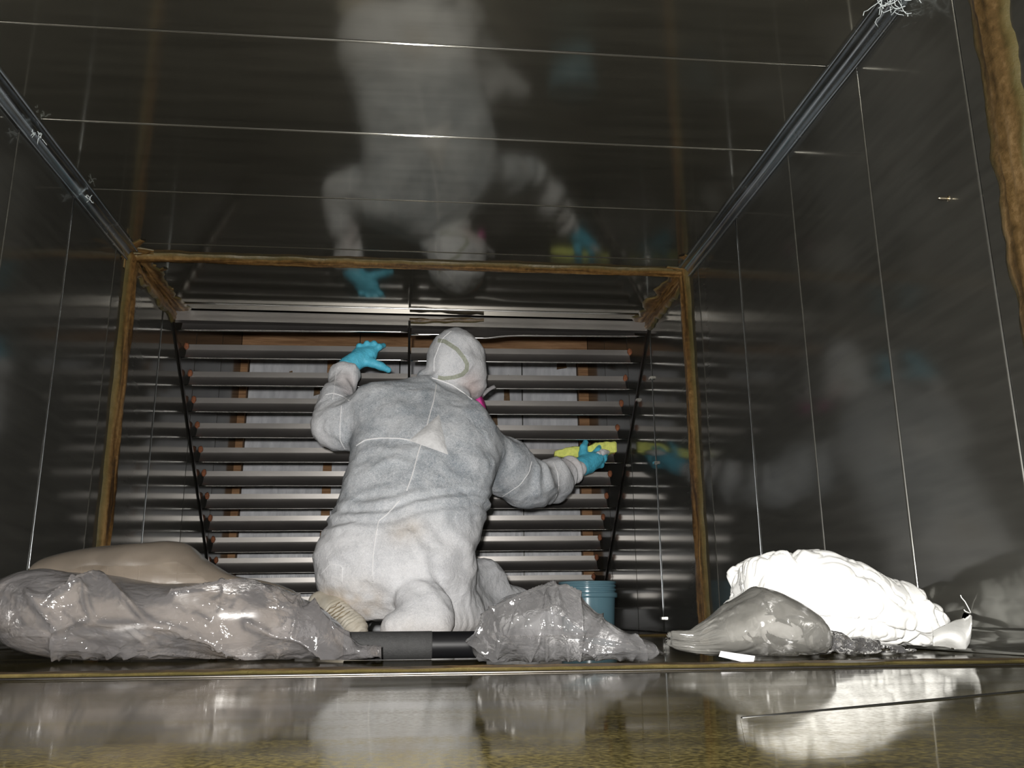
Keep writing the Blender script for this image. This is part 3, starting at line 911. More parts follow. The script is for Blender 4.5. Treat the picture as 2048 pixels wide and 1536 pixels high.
bvh = BVHTree.FromPolygons([tuple(p) for p in V.tolist()], Q.tolist())
def onbody(px, py, lift=0.0):
    d = at(px, py, 1.0)-CAM
    d = d/np.linalg.norm(d)
    hit = bvh.ray_cast(Vector(CAM), Vector(d))
    if hit[0] is None: return None
    return np.array(hit[0])+np.array(hit[1])*lift
def seam(pix, r=0.0021, name='seam', mat=None, sub=10):
    pts = []
    for (x0, y0), (x1, y1) in zip(pix, pix[1:]):
        for k in range(sub):
            q = onbody(x0+(x1-x0)*k/sub, y0+(y1-y0)*k/sub, r*0.3)
            if q is not None: pts.append(q)
    pts = [pts[0]]+[b for a, b in zip(pts, pts[1:]) if np.linalg.norm(b-a) < 0.05]
    P = np.array(pts); K = P.copy()
    for _ in range(3): K[1:-1] = (K[:-2]+2*K[1:-1]+K[2:])/4
    v, f = tube([q-PB for q in K], r, 6)
    return obj(name, v, f, mat or M['seam'], person)
seam([(873, 768), (868, 800), (858, 835), (848, 875), (838, 900), (825, 950), (812, 985)])
seam([(800, 1000), (775, 1028), (757, 1042), (752, 1070), (747, 1105), (745, 1140), (746, 1165)])
seam([(712, 892), (730, 880), (760, 876), (800, 877), (830, 882), (850, 892)])
seam([(868, 742), (868, 720), (877, 695), (886, 676), (905, 660)], 0.0013)
seam([(864, 756), (884, 762), (905, 770), (930, 788), (945, 800)], 0.0022)
seam([(672, 745), (670, 765), (667, 790), (665, 800)], 0.0013)
seam([(650, 790), (665, 786), (685, 792), (700, 802)], 0.0014)
seam([(683, 810), (680, 850), (680, 880), (692, 902)], 0.0014)
seam([(985, 1005), (1010, 990), (1040, 970), (1058, 945), (1064, 920)], 0.0014)
seam([(1103, 915), (1115, 945), (1118, 975), (1108, 1005)], 0.0014)
seam([(640, 1150), (660, 1128), (685, 1132), (684, 1170)], 0.0012)
# elastic of the mask, seen through the hood
def ribbon(pix, w_px, name, mat, lift):
    L_, R_ = [], []
    pp = []
    for (x0, y0), (x1, y1) in zip(pix, pix[1:]):
        for k in range(6): pp.append((x0+(x1-x0)*k/6, y0+(y1-y0)*k/6))
    pp.append(pix[-1])
    for i, (x, y) in enumerate(pp):
        a = pp[max(i-1, 0)]; b = pp[min(i+1, len(pp)-1)]
        tx, ty = b[0]-a[0], b[1]-a[1]; l = math.hypot(tx, ty); nx, ny = -ty/l, tx/l
        c = [onbody(x+nx*w_px*s, y+ny*w_px*s, lift) for s in (-0.5, -0.25, 0, 0.25, 0.5)]
        if any(q is None for q in c): continue
        L_.append(c)
    P = [q-PB for c in L_ for q in c]
    return obj(name, P, grid_faces(len(L_), 5), mat, person)
ribbon([(876, 681), (890, 683), (902, 691), (914, 699), (927, 715), (934, 728), (933, 740), (924, 749), (907, 755), (888, 757), (876, 755)], 8, 'mask_strap', M['strap'], 0.0012)
# loose triangular fold of cloth on the back
tri = [(878, 830), (818, 882), (896, 910)]
P, Fc, K = [], [], 12
ids = {}
for i in range(K+1):
    for j in range(K+1-i):
        a, b = i/K, j/K; c = 1-a-b
        x = tri[0][0]*c+tri[1][0]*a+tri[2][0]*b; y = tri[0][1]*c+tri[1][1]*a+tri[2][1]*b
        bul = 0.002+0.016*(min(a, b, c)*3)**0.6
        q = onbody(x, y, bul)
        ids[i, j] = len(P); P.append(q-PB)
for i in range(K):
    for j in range(K-i):
        Fc.append((ids[i, j], ids[i+1, j], ids[i, j+1]))
        if j < K-i-1: Fc.append((ids[i+1, j], ids[i+1, j+1], ids[i, j+1]))
obj('cloth_fold', P, Fc, M['fold'], person)

def sdf_part(name, prims, k, h, mat, parent, org, it=2, pad=0.01, disp=None):
    pts = np.array([p for pr in prims for p in (pr[0], pr[1])]); rm = max(max(pr[2], pr[3]) for pr in prims)
    lo = pts.min(0)-rm-pad; hi = pts.max(0)+rm+pad
    P = gridpts(lo, hi, h); d = None
    for pr in prims:
        c = capsule(P, *pr[:4], pr[5] if len(pr) > 5 else None)
        kk = pr[4] if len(pr) > 4 and pr[4] else k
        d = c if d is None else smin(d, c, kk)
    V, Q = surface_nets(d, lo, h)
    V = smooth(V, Q, it, 0.5)
    if disp: V = disp(V, vnormals(V, Q))
    return big_mesh(name, V, Q, mat, parent, org)
def chain(pts, rads):
    return [(pts[i], pts[i+1], rads[i], rads[i+1]) for i in range(len(pts)-1)]
A = at
def crinkle(V, N):
    return V+(N*(0.0008*ridge(V*90, 2)[:, None]-0.0004)).astype(np.float32)
# left glove, gripping the edge of a vane
pr = [(A(688, 752, 3.05), A(697, 733, 3.065), 0.030, 0.031), (A(697, 733, 3.065), A(716, 717, 3.075), 0.031, 0.027, 0.02),
      (A(712, 722, 3.07), A(738, 712, 3.085), 0.030, 0.026, 0.015), (A(716, 705, 3.085), A(744, 704, 3.09), 0.016, 0.016, 0.02)]
pr += chain([A(728, 722, 3.07), A(745, 726, 3.065), A(761, 732, 3.068), A(777, 740, 3.078)], [0.018, 0.014, 0.0125, 0.0105])
for c in ([A(745, 704, 3.088), A(758, 694, 3.09), A(767, 691, 3.115)], [A(737, 702, 3.088), A(748, 688, 3.093), A(752, 690, 3.125)],
          [A(727, 702, 3.088), A(734, 688, 3.092), A(737, 690, 3.122)], [A(716, 706, 3.085), A(719, 693, 3.088), A(722, 693, 3.112)]):
    pr += [(*x, 0.006) for x in chain(c, [0.0125, 0.0112, 0.0092])]
gl = sdf_part('glove', pr, 0.012, 0.0024, M['glove'], person, PB, 2, 0.01, crinkle)
# right glove, closed on the sponge
pr = [(A(1148, 940, 3.31), A(1164, 932, 3.345), 0.030, 0.032), (A(1164, 932, 3.345), A(1182, 920, 3.375), 0.032, 0.030, 0.02),
      (A(1178, 930, 3.365), A(1195, 918, 3.385), 0.030, 0.024, 0.02)]
pr += chain([A(1168, 925, 3.36), A(1166, 908, 3.372), A(1167, 895, 3.378), A(1171, 885, 3.395)], [0.020, 0.0155, 0.0130, 0.0110])
for c in ([A(1186, 910, 3.385), A(1196, 900, 3.40), A(1200, 890, 3.43)], [A(1193, 914, 3.39), A(1206, 910, 3.41), A(1211, 902, 3.44)],
          [A(1196, 922, 3.385), A(1208, 918, 3.41), A(1212, 908, 3.44)], [A(1190, 932, 3.375), A(1202, 930, 3.40), A(1206, 920, 3.43)]):
    pr += [(*x, 0.006) for x in chain(c, [0.0125, 0.0115, 0.0095])]
gr = sdf_part('glove', pr, 0.012, 0.0024, M['glove'], person, PB, 2, 0.01, crinkle)
# soap foam on the back of the hand
fp = [(A(1190, 912, 3.368), A(1206, 904, 3.385), 0.012, 0.010), (A(1206, 904, 3.385), A(1216, 904, 3.40), 0.010, 0.007), (A(1186, 922, 3.352), A(1196, 918, 3.365), 0.012, 0.010)]
sdf_part('soap_foam', fp, 0.01, 0.003, M['foam'], person, PB, 1, 0.01, lambda V, N: V+(N*(0.003*noise(V*120))[:, None]).astype(np.float32))
# head with face inside the hood, turned towards the right hand
hc = A(914, 728, 3.005); fd = np.array([0.62, 0.76, -0.20]); fd /= np.linalg.norm(fd)
sd = np.cross(fd, [0, 0, 1]); sd /= np.linalg.norm(sd); ud = np.cross(sd, fd)
hp = lambda f_, s_, u_: hc+fd*f_+sd*s_+ud*u_
pr = [(hp(0.0, 0, 0.03), hp(0.03, 0, 0.02), 0.070, 0.074), (hp(0.035, 0, -0.02), hp(0.055, 0, -0.07), 0.058, 0.036, 0.03),
      (hp(0.095, 0, 0.005), hp(0.118, 0, -0.028), 0.008, 0.013, 0.012), (hp(0.092, -0.03, 0.018), hp(0.092, 0.03, 0.018), 0.014, 0.014, 0.02),
      (hp(0.098, -0.018, -0.058), hp(0.098, 0.018, -0.058), 0.006, 0.006, 0.01), (hp(0.03, 0.074, 0.0), hp(0.028, 0.076, -0.03), 0.012, 0.009, 0.01), (hp(0.03, -0.074, 0.0), hp(0.028, -0.076, -0.03), 0.012, 0.009, 0.01)]
hd = sdf_part('head', pr, 0.02, 0.004, M['skin'], person, PB, 2)
for s_ in (-0.032, 0.032):
    v, f = tube([hp(0.088, s_, 0.003)-PB, hp(0.094, s_, 0.003)-PB, hp(0.099, s_, 0.003)-PB], [0.011, 0.010, 0.004], 10); obj('eye', v, f, M['eyew'], hd)
    v, f = tube([hp(0.097, s_, 0.003)-PB, hp(0.101, s_, 0.003)-PB], [0.0045, 0.003], 8); obj('iris', v, f, M['hair'], hd)
# half-mask respirator with two magenta filters
pr = [(hp(0.10, 0, -0.02), hp(0.125, 0, -0.055), 0.020, 0.030), (hp(0.11, -0.02, -0.05), hp(0.11, 0.02, -0.05), 0.030, 0.030)]
rs = sdf_part('respirator', pr, 0.02, 0.004, M['greyrub'], person, PB, 2)
def filt(c, ax, r, th):
    ax = ax/np.linalg.norm(ax); a = np.cross(ax, [0, 0, 1]); a /= np.linalg.norm(a); b = np.cross(ax, a)
    prof = [(0.001, -th), (r*0.85, -th), (r, -th*0.6), (r, th*0.6), (r*0.92, th), (r*0.5, th*1.15), (0.001, th*1.2)]
    P = [c+ax*z+r_*(a*math.cos(2*math.pi*k/28)+b*math.sin(2*math.pi*k/28))-PB for r_, z in prof for k in range(28)]
    return obj('filter', P, grid_faces(len(prof), 28, True), M['pink'], rs)
fc1 = A(961, 805, 3.045)
filt(fc1, np.array([0.75, -0.25, 0.25]), 0.034, 0.009)
filt(hp(0.10, -0.085, -0.06), -sd+fd*0.4, 0.034, 0.009)
v, f = box((-0.0035, -0.004, 0.0), (0.0035, 0.004, 0.048))
tb0, tb1 = A(966, 790, 3.04), A(990, 773, 3.05)
P = []
for s_ in np.linspace(0, 1, 8):
    c = tb0+(tb1-tb0)*s_; c = c+np.array([0, 0, 0.004*math.sin(s_*3.1)])
    for a, b in ((-1, -1), (1, -1), (1, 1), (-1, 1)):
        P.append(c+np.array([a*-0.003, b*0.004, a*0.005])-PB)
obj('strap_end', P, grid_faces(8, 4, True)+[(0, 1, 2, 3), (31, 30, 29, 28)], M['greyrub'], rs)
# left shoe lying on its side, ribbed sole
pr = [(A(640, 1206, 2.70), A(668, 1222, 2.66), 0.034, 0.036), (A(668, 1222, 2.66), A(706, 1258, 2.60), 0.036, 0.040)]
def shoe_tread(V, N):
    s_ = (V-A(640, 1200, 2.70))@np.array([0.6, -0.4, -0.68])
    return V+(N*(0.0018*np.sin(s_*520+3*noise(V*40))*np.clip((s_-0.05)/0.03, 0, 1))[:, None]).astype(np.float32)
sh = sdf_part('shoe', pr, 0.02, 0.003, M['shoe'], person, PB, 2, 0.01, shoe_tread)
for k in range(9):
    s_ = 0.30+0.6*k/8
    c = np.array([646+64*s_, 1196+62*s_])
    pts = []
    for j in range(7):
        u_ = (j-3)/3
        x = c[0]+u_*14+1.2*math.sin(k*5+j*2.1); y = c[1]-u_*9+1.2*math.cos(k*3+j*1.7)
        pts.append(A(x, y, 2.66-0.06*s_-0.036*math.sqrt(max(0.0, 1-(u_*0.75)**2))-0.001)-PB)
    v, f = tube(pts, 0.0016, 5); obj('tread_rib', v, f, M['tread'], sh)

# ------------------------------------------------------------------ loft helper for soft things
def loft(cols, nU=150, nV=110, expo=2.2, dispf=None, mat=None, name='bag', parent=None, org=(0, 0, 0), floorz=0.003, smoothing=0):
    """cols: (px, ytop, ybot, depth centre, half depth) from left to right"""
    cols = np.array(cols, float)
    s = np.linspace(0, 1, len(cols)); S = np.linspace(0, 1, nU)
    # monotone-ish smooth resample
    def rs(c):
        y = np.interp(S, s, c)
        k = max(1, nU//(len(cols)*3))
        ker = np.ones(2*k+1)/(2*k+1)
        return np.convolve(np.pad(y, k, mode='edge'), ker, 'valid')
    px, yt, yb, yc, hd_ = (rs(cols[:, i]) for i in range(5))
    P = np.zeros((nU, nV, 3))
    ph = 2*np.pi*np.arange(nV)/nV
    for i in range(nU):
        T_, B_ = at(px[i], yt[i], yc[i]), at(px[i], yb[i], yc[i]-hd_[i]*0.55)
        zb = max(B_[2], floorz); zt_ = max(T_[2], zb+0.004)
        zc, a = (zb+zt_)/2, (zt_-zb)/2
        c, s_ = np.cos(ph), np.sin(ph)
        P[i, :, 0] = T_[0]
        P[i, :, 1] = yc[i]+hd_[i]*np.sign(c)*np.abs(c)**(2/expo)
        P[i, :, 2] = zc+a*np.sign(s_)*np.abs(s_)**(2/expo)
    V = P.reshape(-1, 3)
    f = grid_faces(nU, nV, True)
    Qf = np.array(f)
    caps = [tuple(range(nV)), tuple(reversed(range((nU-1)*nV, nU*nV)))]
    Nn = vnormals(V, Qf)
    # make normals point outward
    cen = P.mean(1, keepdims=True).repeat(nV, 1).reshape(-1, 3)
    if ((V-cen)*Nn).sum() < 0: Nn = -Nn; Qf = Qf[:, ::-1]; caps = [tuple(reversed(c)) for c in caps]
    if dispf is not None:
        uu = np.repeat(S, nV); vv = np.tile(ph, nU)
        sc_ = np.clip(np.minimum(uu, 1-uu)/0.03, 0.2, 1)
        V = V+Nn*(dispf(V, uu, vv)*sc_)[:, None]
    V[:, 2] = np.maximum(V[:, 2], floorz)
    me = mesh(name, V-np.array(org), list(map(tuple, Qf.tolist()))+caps)
    return link(name, me, mat, parent)

def crumple(V, sc_, amp, stretch=(1, 1, 1), seed=0):
    q = (V+0.02*np.stack([noise(V*12+seed), noise(V*12+seed+5), noise(V*12+seed+11)], 1))*np.array(stretch)*sc_+seed*7.7
    e, tl = worley(q)
    return amp*(tl*0.8-0.35*np.exp(-e*7))

def topx(V):
    d = V-CAM; c = d@_f
    return np.stack([1024+F_PX*(d@_r)/c, 768-F_PX*(d@_u)/c], 1)
def creases(V, lines, h, w):
    """sharp raised folds in the film along polylines (near side only)"""
    q = topx(V); out = np.zeros(len(V))
    wob = np.stack([noise(V*22+3), noise(V*22+8)], 1)*7
    q = q+wob
    for ln in lines:
        dm = np.full(len(V), 1e9)
        for a, b in zip(ln, ln[1:]):
            a = np.array(a, float); b = np.array(b, float)
            k = np.clip(((q-a)@(b-a))/((b-a)@(b-a)), 0, 1)
            dm = np.minimum(dm, np.linalg.norm(q-(a+k[:, None]*(b-a)), axis=1))
        out = np.maximum(out, h*np.exp(-dm/w))
    return out
def patches(V, blobs):
    q = topx(V); out = np.zeros(len(V))
    for x, y, r in blobs: out = np.maximum(out, np.exp(-(((q-np.array([x, y]))/r)**2).sum(1)))
    return out
def rand_lines(seed, n, x0, x1, y0, y1, L, ang, spread):
    rnd = random.Random(seed); out = []
    for _ in range(n):
        x, y = rnd.uniform(x0, x1), rnd.uniform(y0, y1); a = rnd.gauss(ang, spread); l = rnd.uniform(0.4, 1)*L
        out.append([(x, y), (x+l*math.cos(a), y+l*math.sin(a))])
    return out

# left plastic bag, two overlapping lobes
pb = empty('plastic_bag', A(330, 1328, 1.30)*np.array([1, 1, 0]))
tag(pb, 'large crumpled clear plastic bag with beige haze, leftmost on the floor', 'plastic bag')
LL = [[(195, 1150), (280, 1232), (385, 1262), (500, 1302)], [(110, 1262), (170, 1236), (290, 1246), (420, 1276), (520, 1310)], [(200, 1150), (140, 1175), (85, 1215)], [(480, 1238), (590, 1275), (690, 1318)],
      [(500, 1170), (410, 1180), (345, 1196)], [(160, 1165), (176, 1232)], [(60, 1185), (110, 1250), (110, 1305)], [(620, 1215), (660, 1260), (700, 1300)], [(590, 1200), (585, 1270)]]
LLr = rand_lines(5, 34, 20, 700, 1160, 1315, 70, 0.35, 0.7)
def d_left(V, u, v):
    fr = np.clip(-np.cos(v)*1.8, 0, 1)
    return 0.006*fbm(V*7+1, 2)+fr*creases(V, LL, 0.014, 7)+fr*creases(V, LLr, 0.007, 4)+(0.3+0.7*fr)*crumple(V, 8, 0.006, (0.6, 1, 1.2), 1)+(0.06+patches(V, [(440, 1205, 40), (590, 1215, 50), (320, 1285, 45), (120, 1200, 50), (560, 1240, 50)]))*crumple(V, 55, 0.0042, (0.8, 1, 1.2), 3)
def d_left_back(V, u, v):
    return 0.007*fbm(V*7+6, 2)+0.004*(ridge(np.stack([V[:, 0]*6, V[:, 1]*6, (V[:, 2]-V[:, 0]*0.3)*15], 1), 2.2)-0.4)
pbo = np.array(pb.location)
loft([(60, 1165, 1262, 1.44, 0.02), (85, 1118, 1275, 1.44, 0.06), (170, 1100, 1285, 1.45, 0.08), (260, 1086, 1290, 1.45, 0.09), (335, 1082, 1295, 1.45, 0.09), (375, 1090, 1300, 1.45, 0.085), (420, 1128, 1305, 1.45, 0.08), (470, 1148, 1308, 1.44, 0.07), (540, 1168, 1310, 1.43, 0.05), (600, 1190, 1312, 1.42, 0.02)],
     110, 80, 2.3, d_left_back, M['film_b'], 'film_back', pb, pbo)
loft([(3, 1195, 1235, 1.34, 0.02), (15, 1160, 1262, 1.335, 0.06), (60, 1140, 1298, 1.33, 0.085), (110, 1132, 1312, 1.325, 0.095), (190, 1146, 1322, 1.32, 0.10), (260, 1158, 1326, 1.315, 0.10), (330, 1168, 1328, 1.31, 0.10), (420, 1166, 1328, 1.31, 0.095), (500, 1168, 1328, 1.305, 0.09), (570, 1180, 1328, 1.30, 0.08), (640, 1212, 1328, 1.285, 0.065), (680, 1245, 1328, 1.26, 0.05), (700, 1272, 1328, 1.235, 0.035), (722, 1288, 1328, 1.215, 0.022), (742, 1284, 1328, 1.195, 0.018), (756, 1284, 1327, 1.185, 0.016), (764, 1290, 1322, 1.18, 0.010)],
     300, 190, 2.2, d_left, M['film'], 'film_front', pb, pbo)

# pipe between the bags
pipe = empty('black_pipe', (0.85, 1.255, 0))
tag(pipe, 'black pipe with dark grey sleeve lying on the floor between two plastic bags', 'pipe')
po = np.array(pipe.location)
def pipe_part(name, x0, x1, r, mat):
    n = 40
    prof = [(x0, r*0.82), (x0, r*0.97), (x0+0.001, r)]+[(x0+(x1-x0)*k/6, r) for k in range(1, 6)]+[(x1-0.001, r), (x1, r*0.97), (x1, r*0.82)]
    P = [(x-po[0], q*math.cos(2*math.pi*k/n), 0.0186+q*math.sin(2*math.pi*k/n)) for x, q in prof for k in range(n)]
    return obj(name, P, grid_faces(len(prof), n, True), mat, pipe)
xa, xb, xc = A(688, 1300, 1.255)[0], A(864, 1300, 1.255)[0], A(972, 1300, 1.255)[0]
pipe_part('sleeve', xa, xb, 0.0180, M['greypipe'])
pipe_part('tube', xa+0.01, xc, 0.0174, M['blackpipe'])

# middle bag, pulled up to a peak
mb = empty('plastic_bag', A(1120, 1330, 1.12)*np.array([1, 1, 0]))
tag(mb, 'clear plastic bag pulled up to a peak, in front of the blue pail', 'plastic bag')
pk = A(1112, 1180, 1.13)
LM = [[(1110, 1182), (1045, 1225), (1005, 1300)], [(1108, 1184), (985, 1238), (965, 1275)], [(1096, 1196), (1092, 1250), (1098, 1320)], [(1150, 1200), (1158, 1240), (1160, 1310)], [(1112, 1190), (1118, 1245), (1140, 1318)],
      [(948, 1284), (990, 1312), (1032, 1334)], [(1092, 1195), (1130, 1190), (1152, 1202)], [(1090, 1240), (1060, 1320)], [(1165, 1290), (1240, 1292), (1300, 1300)], [(1125, 1255), (1150, 1290)]]
LMr = rand_lines(15, 20, 950, 1290, 1200, 1325, 55, 1.3, 0.6)
def d_mid(V, u, v):
    fr = np.clip(-np.cos(v)*2.2, 0, 1)
    return 0.004*fbm(V*8, 2)+fr*creases(V, LM, 0.014, 7)+fr*creases(V, LMr, 0.006, 4)+(0.2+0.8*fr)*crumple(V, 9, 0.0035, (1, 1, 0.6), 9)+(0.05+patches(V, [(985, 1300, 35), (1010, 1265, 40)]))*crumple(V, 60, 0.003, (1, 1, 1), 12)
loft([(944, 1278, 1300, 1.14, 0.012), (955, 1255, 1318, 1.14, 0.04), (985, 1215, 1332, 1.14, 0.06), (1010, 1196, 1336, 1.14, 0.075), (1050, 1184, 1337, 1.14, 0.085), (1090, 1177, 1337, 1.14, 0.09), (1125, 1178, 1337, 1.14, 0.09), (1155, 1198, 1336, 1.14, 0.088), (1190, 1232, 1335, 1.14, 0.085), (1228, 1258, 1334, 1.145, 0.08), (1262, 1270, 1333, 1.15, 0.07), (1295, 1284, 1330, 1.16, 0.05), (1320, 1298, 1322, 1.17, 0.03), (1332, 1306, 1314, 1.175, 0.01)],
     240, 190, 2.1, d_mid, M['film_c'], 'film', mb, np.array(mb.location))

# small cloudy bag in front of the rags
sb = empty('plastic_bag', A(1500, 1322, 1.14)*np.array([1, 1, 0]))
tag(sb, 'small cloudy plastic bag with fanned pleated mouth, in front of the white rags', 'plastic bag')
so = np.array(sb.location)
def d_small(V, u, v):
    fan = np.clip(1-u/0.28, 0, 1)
    return 0.005*fbm(V*10+4, 2)+fan*0.008*np.sin(v*17+u*7)+crumple(V, 11, 0.004, (1, 1, 1), 21)+(0.05+patches(V, [(1470, 1230, 25), (1500, 1275, 25)]))*crumple(V, 50, 0.003, (1, 1, 1), 22)
loft([(1338, 1273, 1281, 1.16, 0.008), (1352, 1270, 1292, 1.16, 0.02), (1385, 1266, 1304, 1.16, 0.03), (1420, 1240, 1316, 1.155, 0.05), (1455, 1212, 1324, 1.15, 0.06), (1485, 1195, 1326, 1.15, 0.065), (1515, 1172, 1327, 1.15, 0.068), (1545, 1180, 1327, 1.15, 0.068), (1580, 1202, 1326, 1.155, 0.066), (1615, 1222, 1324, 1.16, 0.06), (1632, 1240, 1322, 1.165, 0.045), (1640, 1262, 1318, 1.17, 0.02)],
     130, 100, 2.2, d_small, M['film_d'], 'film', sb, so)
loft([(1634, 1296, 1325, 1.165, 0.010), (1645, 1272, 1325, 1.17, 0.025), (1662, 1262, 1322, 1.175, 0.035), (1700, 1272, 1320, 1.19, 0.035), (1745, 1280, 1318, 1.20, 0.03), (1790, 1296, 1315, 1.215, 0.02), (1830, 1306, 1312, 1.23, 0.008)],
     80, 50, 2.0, lambda V, u, v: crumple(V, 38, 0.012, (1, 1, 1), 31), M['film_c'], 'loose_film', sb, so)
P = []
for i in range(8):
    for j in range(4):
        u_, v_ = i/7, j/3
        P.append(A(1442+68*u_-4*v_, 1302+10*u_+(11+6*u_)*v_, 1.075-0.012*v_+0.004*math.sin(u_*7+v_))-so)
P2 = [q+np.array([0, 0.0012, 0]) for q in P]
nP = len(P)
ff = grid_faces(8, 4)+[tuple(nP+i for i in reversed(q)) for q in grid_faces(8, 4)]
obj('white_tape', P+P2, ff, M['label'], sb)

# ------------------------------------------------------------------ white rags
def d_rag(seed, amp=1.0):
    def fn(V, u, v):
        w_ = V+0.035*np.stack([noise(V*9+seed), noise(V*9+seed+3), noise(V*9+seed+8)], 1)
        return amp*(0.016*fbm(V*8+seed, 2)-0.015*ridge(w_*np.array([6, 5, 12])+seed, 6.5)-0.006*ridge(w_*np.array([14, 10, 20])+seed, 8.0)-0.003*ridge(w_*40+seed, 6.0)+0.002)
    return fn
rg1 = loft([(1474, 1196, 1285, 1.42, 0.03), (1477, 1134, 1300, 1.42, 0.07), (1484, 1118, 1306, 1.42, 0.10), (1520, 1110, 1306, 1.42, 0.12), (1560, 1105, 1306, 1.42, 0.13), (1612, 1104, 1305, 1.42, 0.13), (1640, 1120, 1305, 1.42, 0.13), (1670, 1130, 1304, 1.42, 0.13), (1710, 1152, 1304, 1.42, 0.125), (1760, 1168, 1302, 1.42, 0.115), (1800, 1172, 1300, 1.42, 0.10), (1835, 1186, 1299, 1.42, 0.08), (1858, 1208, 1298, 1.42, 0.055), (1866, 1235, 1290, 1.42, 0.025)],
           190, 150, 2.4, d_rag(3), M['rag'], 'cotton_rag', None)
tag(rg1, 'heap of crumpled white cotton rag behind the small cloudy bag', 'rag')
rg2 = empty('cotton_rag', (1.59, 1.25, 0))
tag(rg2, 'curled up white rag corner with loose threads touching the right wall', 'rag')
ro2 = np.array(rg2.location)
cl = []
K1, K2 = 40, 26
for i in range(K1):
    for j in range(K2):
        a, b = i/(K1-1), j/(K2-1)
        px_ = 1868+76*a; top = np.interp(a, [0, 0.25, 0.6, 0.85, 1], [1262, 1252, 1240, 1236, 1225]); bot = np.interp(a, [0, 0.3, 0.6, 0.85, 0.95, 1], [1292, 1294, 1299, 1299, 1286, 1264])
        yy = bot+(top-bot)*b
        dep = 1.255-0.035*math.sin(math.pi*b)+0.012*math.sin(a*6+b*3)+0.03*b
        q = A(px_, yy, dep); q[0] = min(q[0], W-0.006); q[2] = max(q[2], 0.003)
        cl.append(q-ro2)
th_ = [q+np.array([0.0, 0.0035, 0.0]) for q in cl]
ff = grid_faces(K1, K2)
nP = len(cl)
ring_ = [j for j in range(K2)]+[i*K2+K2-1 for i in range(1, K1)]+[(K1-1)*K2+j for j in range(K2-2, -1, -1)]+[i*K2 for i in range(K1-2, 0, -1)]
ff = ff+[tuple(nP+i for i in reversed(q)) for q in ff]+[(ring_[k], ring_[(k+1) % len(ring_)], nP+ring_[(k+1) % len(ring_)], nP+ring_[k]) for k in range(len(ring_))]
obj('cloth', cl+th_, ff, M['rag'], rg2)
for pts in ([(1942, 1226), (1936, 1214), (1930, 1203), (1923, 1195), (1921, 1190)], [(1940, 1226), (1934, 1224), (1930, 1222), (1928, 1219)]):
    v, f = tube([A(x, y, 1.285)*np.array([1, 1, 1])-ro2 for x, y in pts], 0.0007, 5); obj('thread', v, f, M['rag'], rg2)

# ------------------------------------------------------------------ blue pail
pc = A(1177, 1262, 3.02)
pail = empty('pail', (pc[0], 3.02, 0.0))
tag(pail, 'translucent blue plastic pail standing on the floor between worker and right wall', 'pail')
rr_ = 0.094; hh_ = at(1177, 1164, 3.02)[2]
prof = [(0.001, 0.004), (rr_*0.86, 0.004), (rr_*0.90, 0.008)]+[(rr_*(0.90+0.06*k/8), 0.008+(hh_-0.055)*k/8) for k in range(1, 9)]
prof += [(rr_*0.965, hh_-0.04), (rr_*0.965, hh_-0.004), (rr_*0.96, hh_), (rr_*0.945, hh_-0.001)]
prof += [(rr_*0.94, hh_-0.04), (rr_*0.92, hh_*0.5), (rr_*0.87, 0.010), (0.001, 0.008)]
v, f = revolve(prof, 64); obj('pail_body', v, f, M['pail'], pail)
v, f = revolve([(rr_*0.967, hh_-0.052), (rr_*1.03, hh_-0.051), (rr_*1.045, hh_-0.047), (rr_*1.045, hh_-0.038), (rr_*1.02, hh_-0.035), (rr_*0.967, hh_-0.034)], 64); obj('collar', v, f, M['pail'], pail)
for zz in (hh_-0.026, hh_-0.014, hh_-0.003):
    v, f = revolve([(rr_*0.967, zz-0.004), (rr_*1.0, zz-0.003), (rr_*1.01, zz), (rr_*1.0, zz+0.003), (rr_*0.96, zz+0.004)], 64); obj('rim_ring', v, f, M['pail'], pail)

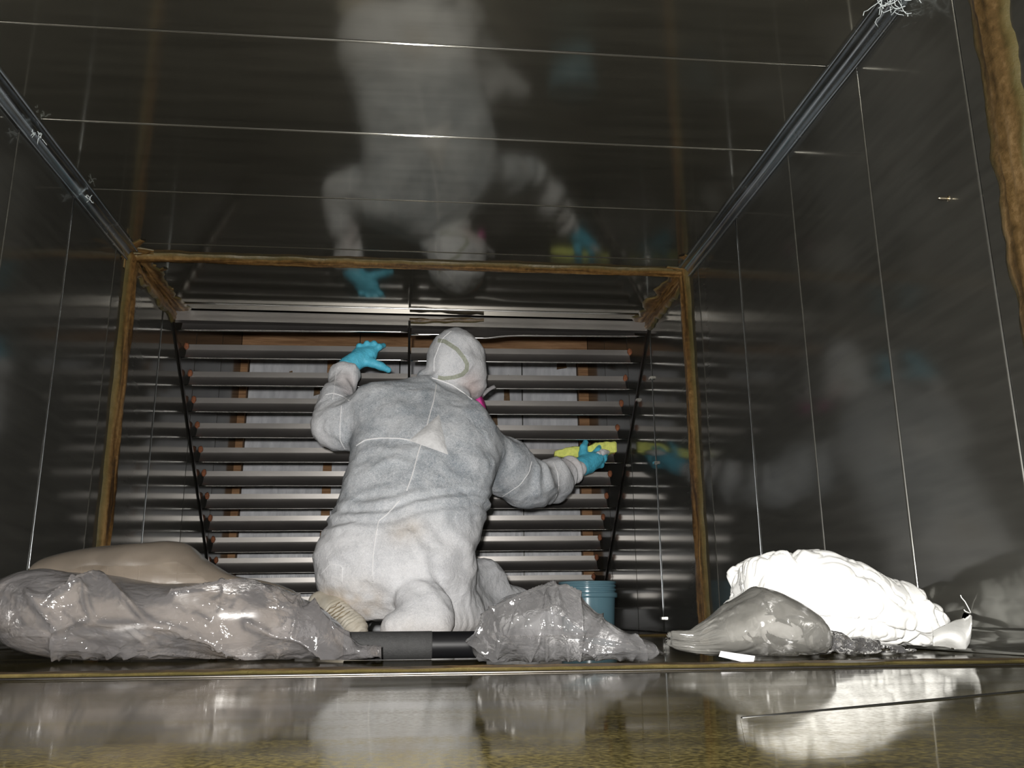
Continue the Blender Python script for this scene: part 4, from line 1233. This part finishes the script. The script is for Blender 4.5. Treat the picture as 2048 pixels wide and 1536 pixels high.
# ------------------------------------------------------------------ sponge in the right hand
sp = loft([(1108, 905, 912, 3.425, 0.010), (1113, 902, 914, 3.425, 0.016), (1132, 895, 916, 3.422, 0.018), (1158, 891, 915, 3.42, 0.018), (1170, 893, 911, 3.418, 0.014), (1180, 890, 910, 3.42, 0.016), (1192, 885, 911, 3.425, 0.018), (1212, 883, 909, 3.43, 0.018), (1229, 883, 906, 3.432, 0.017), (1232, 886, 904, 3.432, 0.012)],
          70, 48, 4.0, lambda V, u, v: 0.003*fbm(V*28, 2)-0.003*ridge(V*30+3, 3), M['sponge'], 'sponge', None)
tag(sp, 'yellow-green sponge squeezed in the right blue glove against the vanes', 'sponge')

# ------------------------------------------------------------------ lint on the corner trims, screw tip
def lint(loc, n, spread, length, label, seed):
    e = empty('lint_tuft', loc)
    tag(e, label, 'lint')
    rnd = random.Random(seed)
    parts = []
    for k in range(n):
        p = np.array([rnd.gauss(0, s_) for s_ in spread]); pts = [p]
        d = np.array([rnd.gauss(0, 1), rnd.gauss(0, 1), rnd.gauss(-0.3, 0.8)]); d /= np.linalg.norm(d)
        for _ in range(6):
            d = d+np.array([rnd.gauss(0, 0.5) for _ in range(3)]); d /= np.linalg.norm(d)
            pts.append(pts[-1]+d*length/6)
        parts.append(tube(pts, 0.0007, 4))
    v, f = join(parts)
    o = obj('fibres', v, f, M['lint'], e); o['kind'] = 'stuff'
    return e
lint((W-0.028, 1.19, H-0.028), 60, (0.006, 0.045, 0.006), 0.05, 'ragged grey lint tuft on the right ceiling corner trim', 3)
lint((0.026, 1.82, H-0.026), 9, (0.002, 0.008, 0.002), 0.016, 'small lint tuft on the left corner trim, nearer the camera', 5)
lint((0.026, 2.12, H-0.026), 9, (0.002, 0.008, 0.002), 0.016, 'small lint tuft on the left corner trim, nearer the sealed joint', 6)
q = A(1915, 398, 1.28)
scw = empty('screw', (W-0.001, 1.20, at(1917, 398, 1.20)[2]))
tag(scw, 'lone shiny screw tip poking out of the right wall', 'screw')
v, f = tube([(0.0, 0, 0), (-0.006, 0, 0), (-0.014, 0, 0), (-0.018, 0, 0)], [0.0028, 0.0026, 0.0022, 0.0006], 10); obj('screw_tip', v, f, M['brass'], scw)
v, f = tube([(0.0, 0, 0), (-0.0015, 0, 0)], [0.005, 0.0045], 12); obj('collar', v, f, M['brass'], scw)
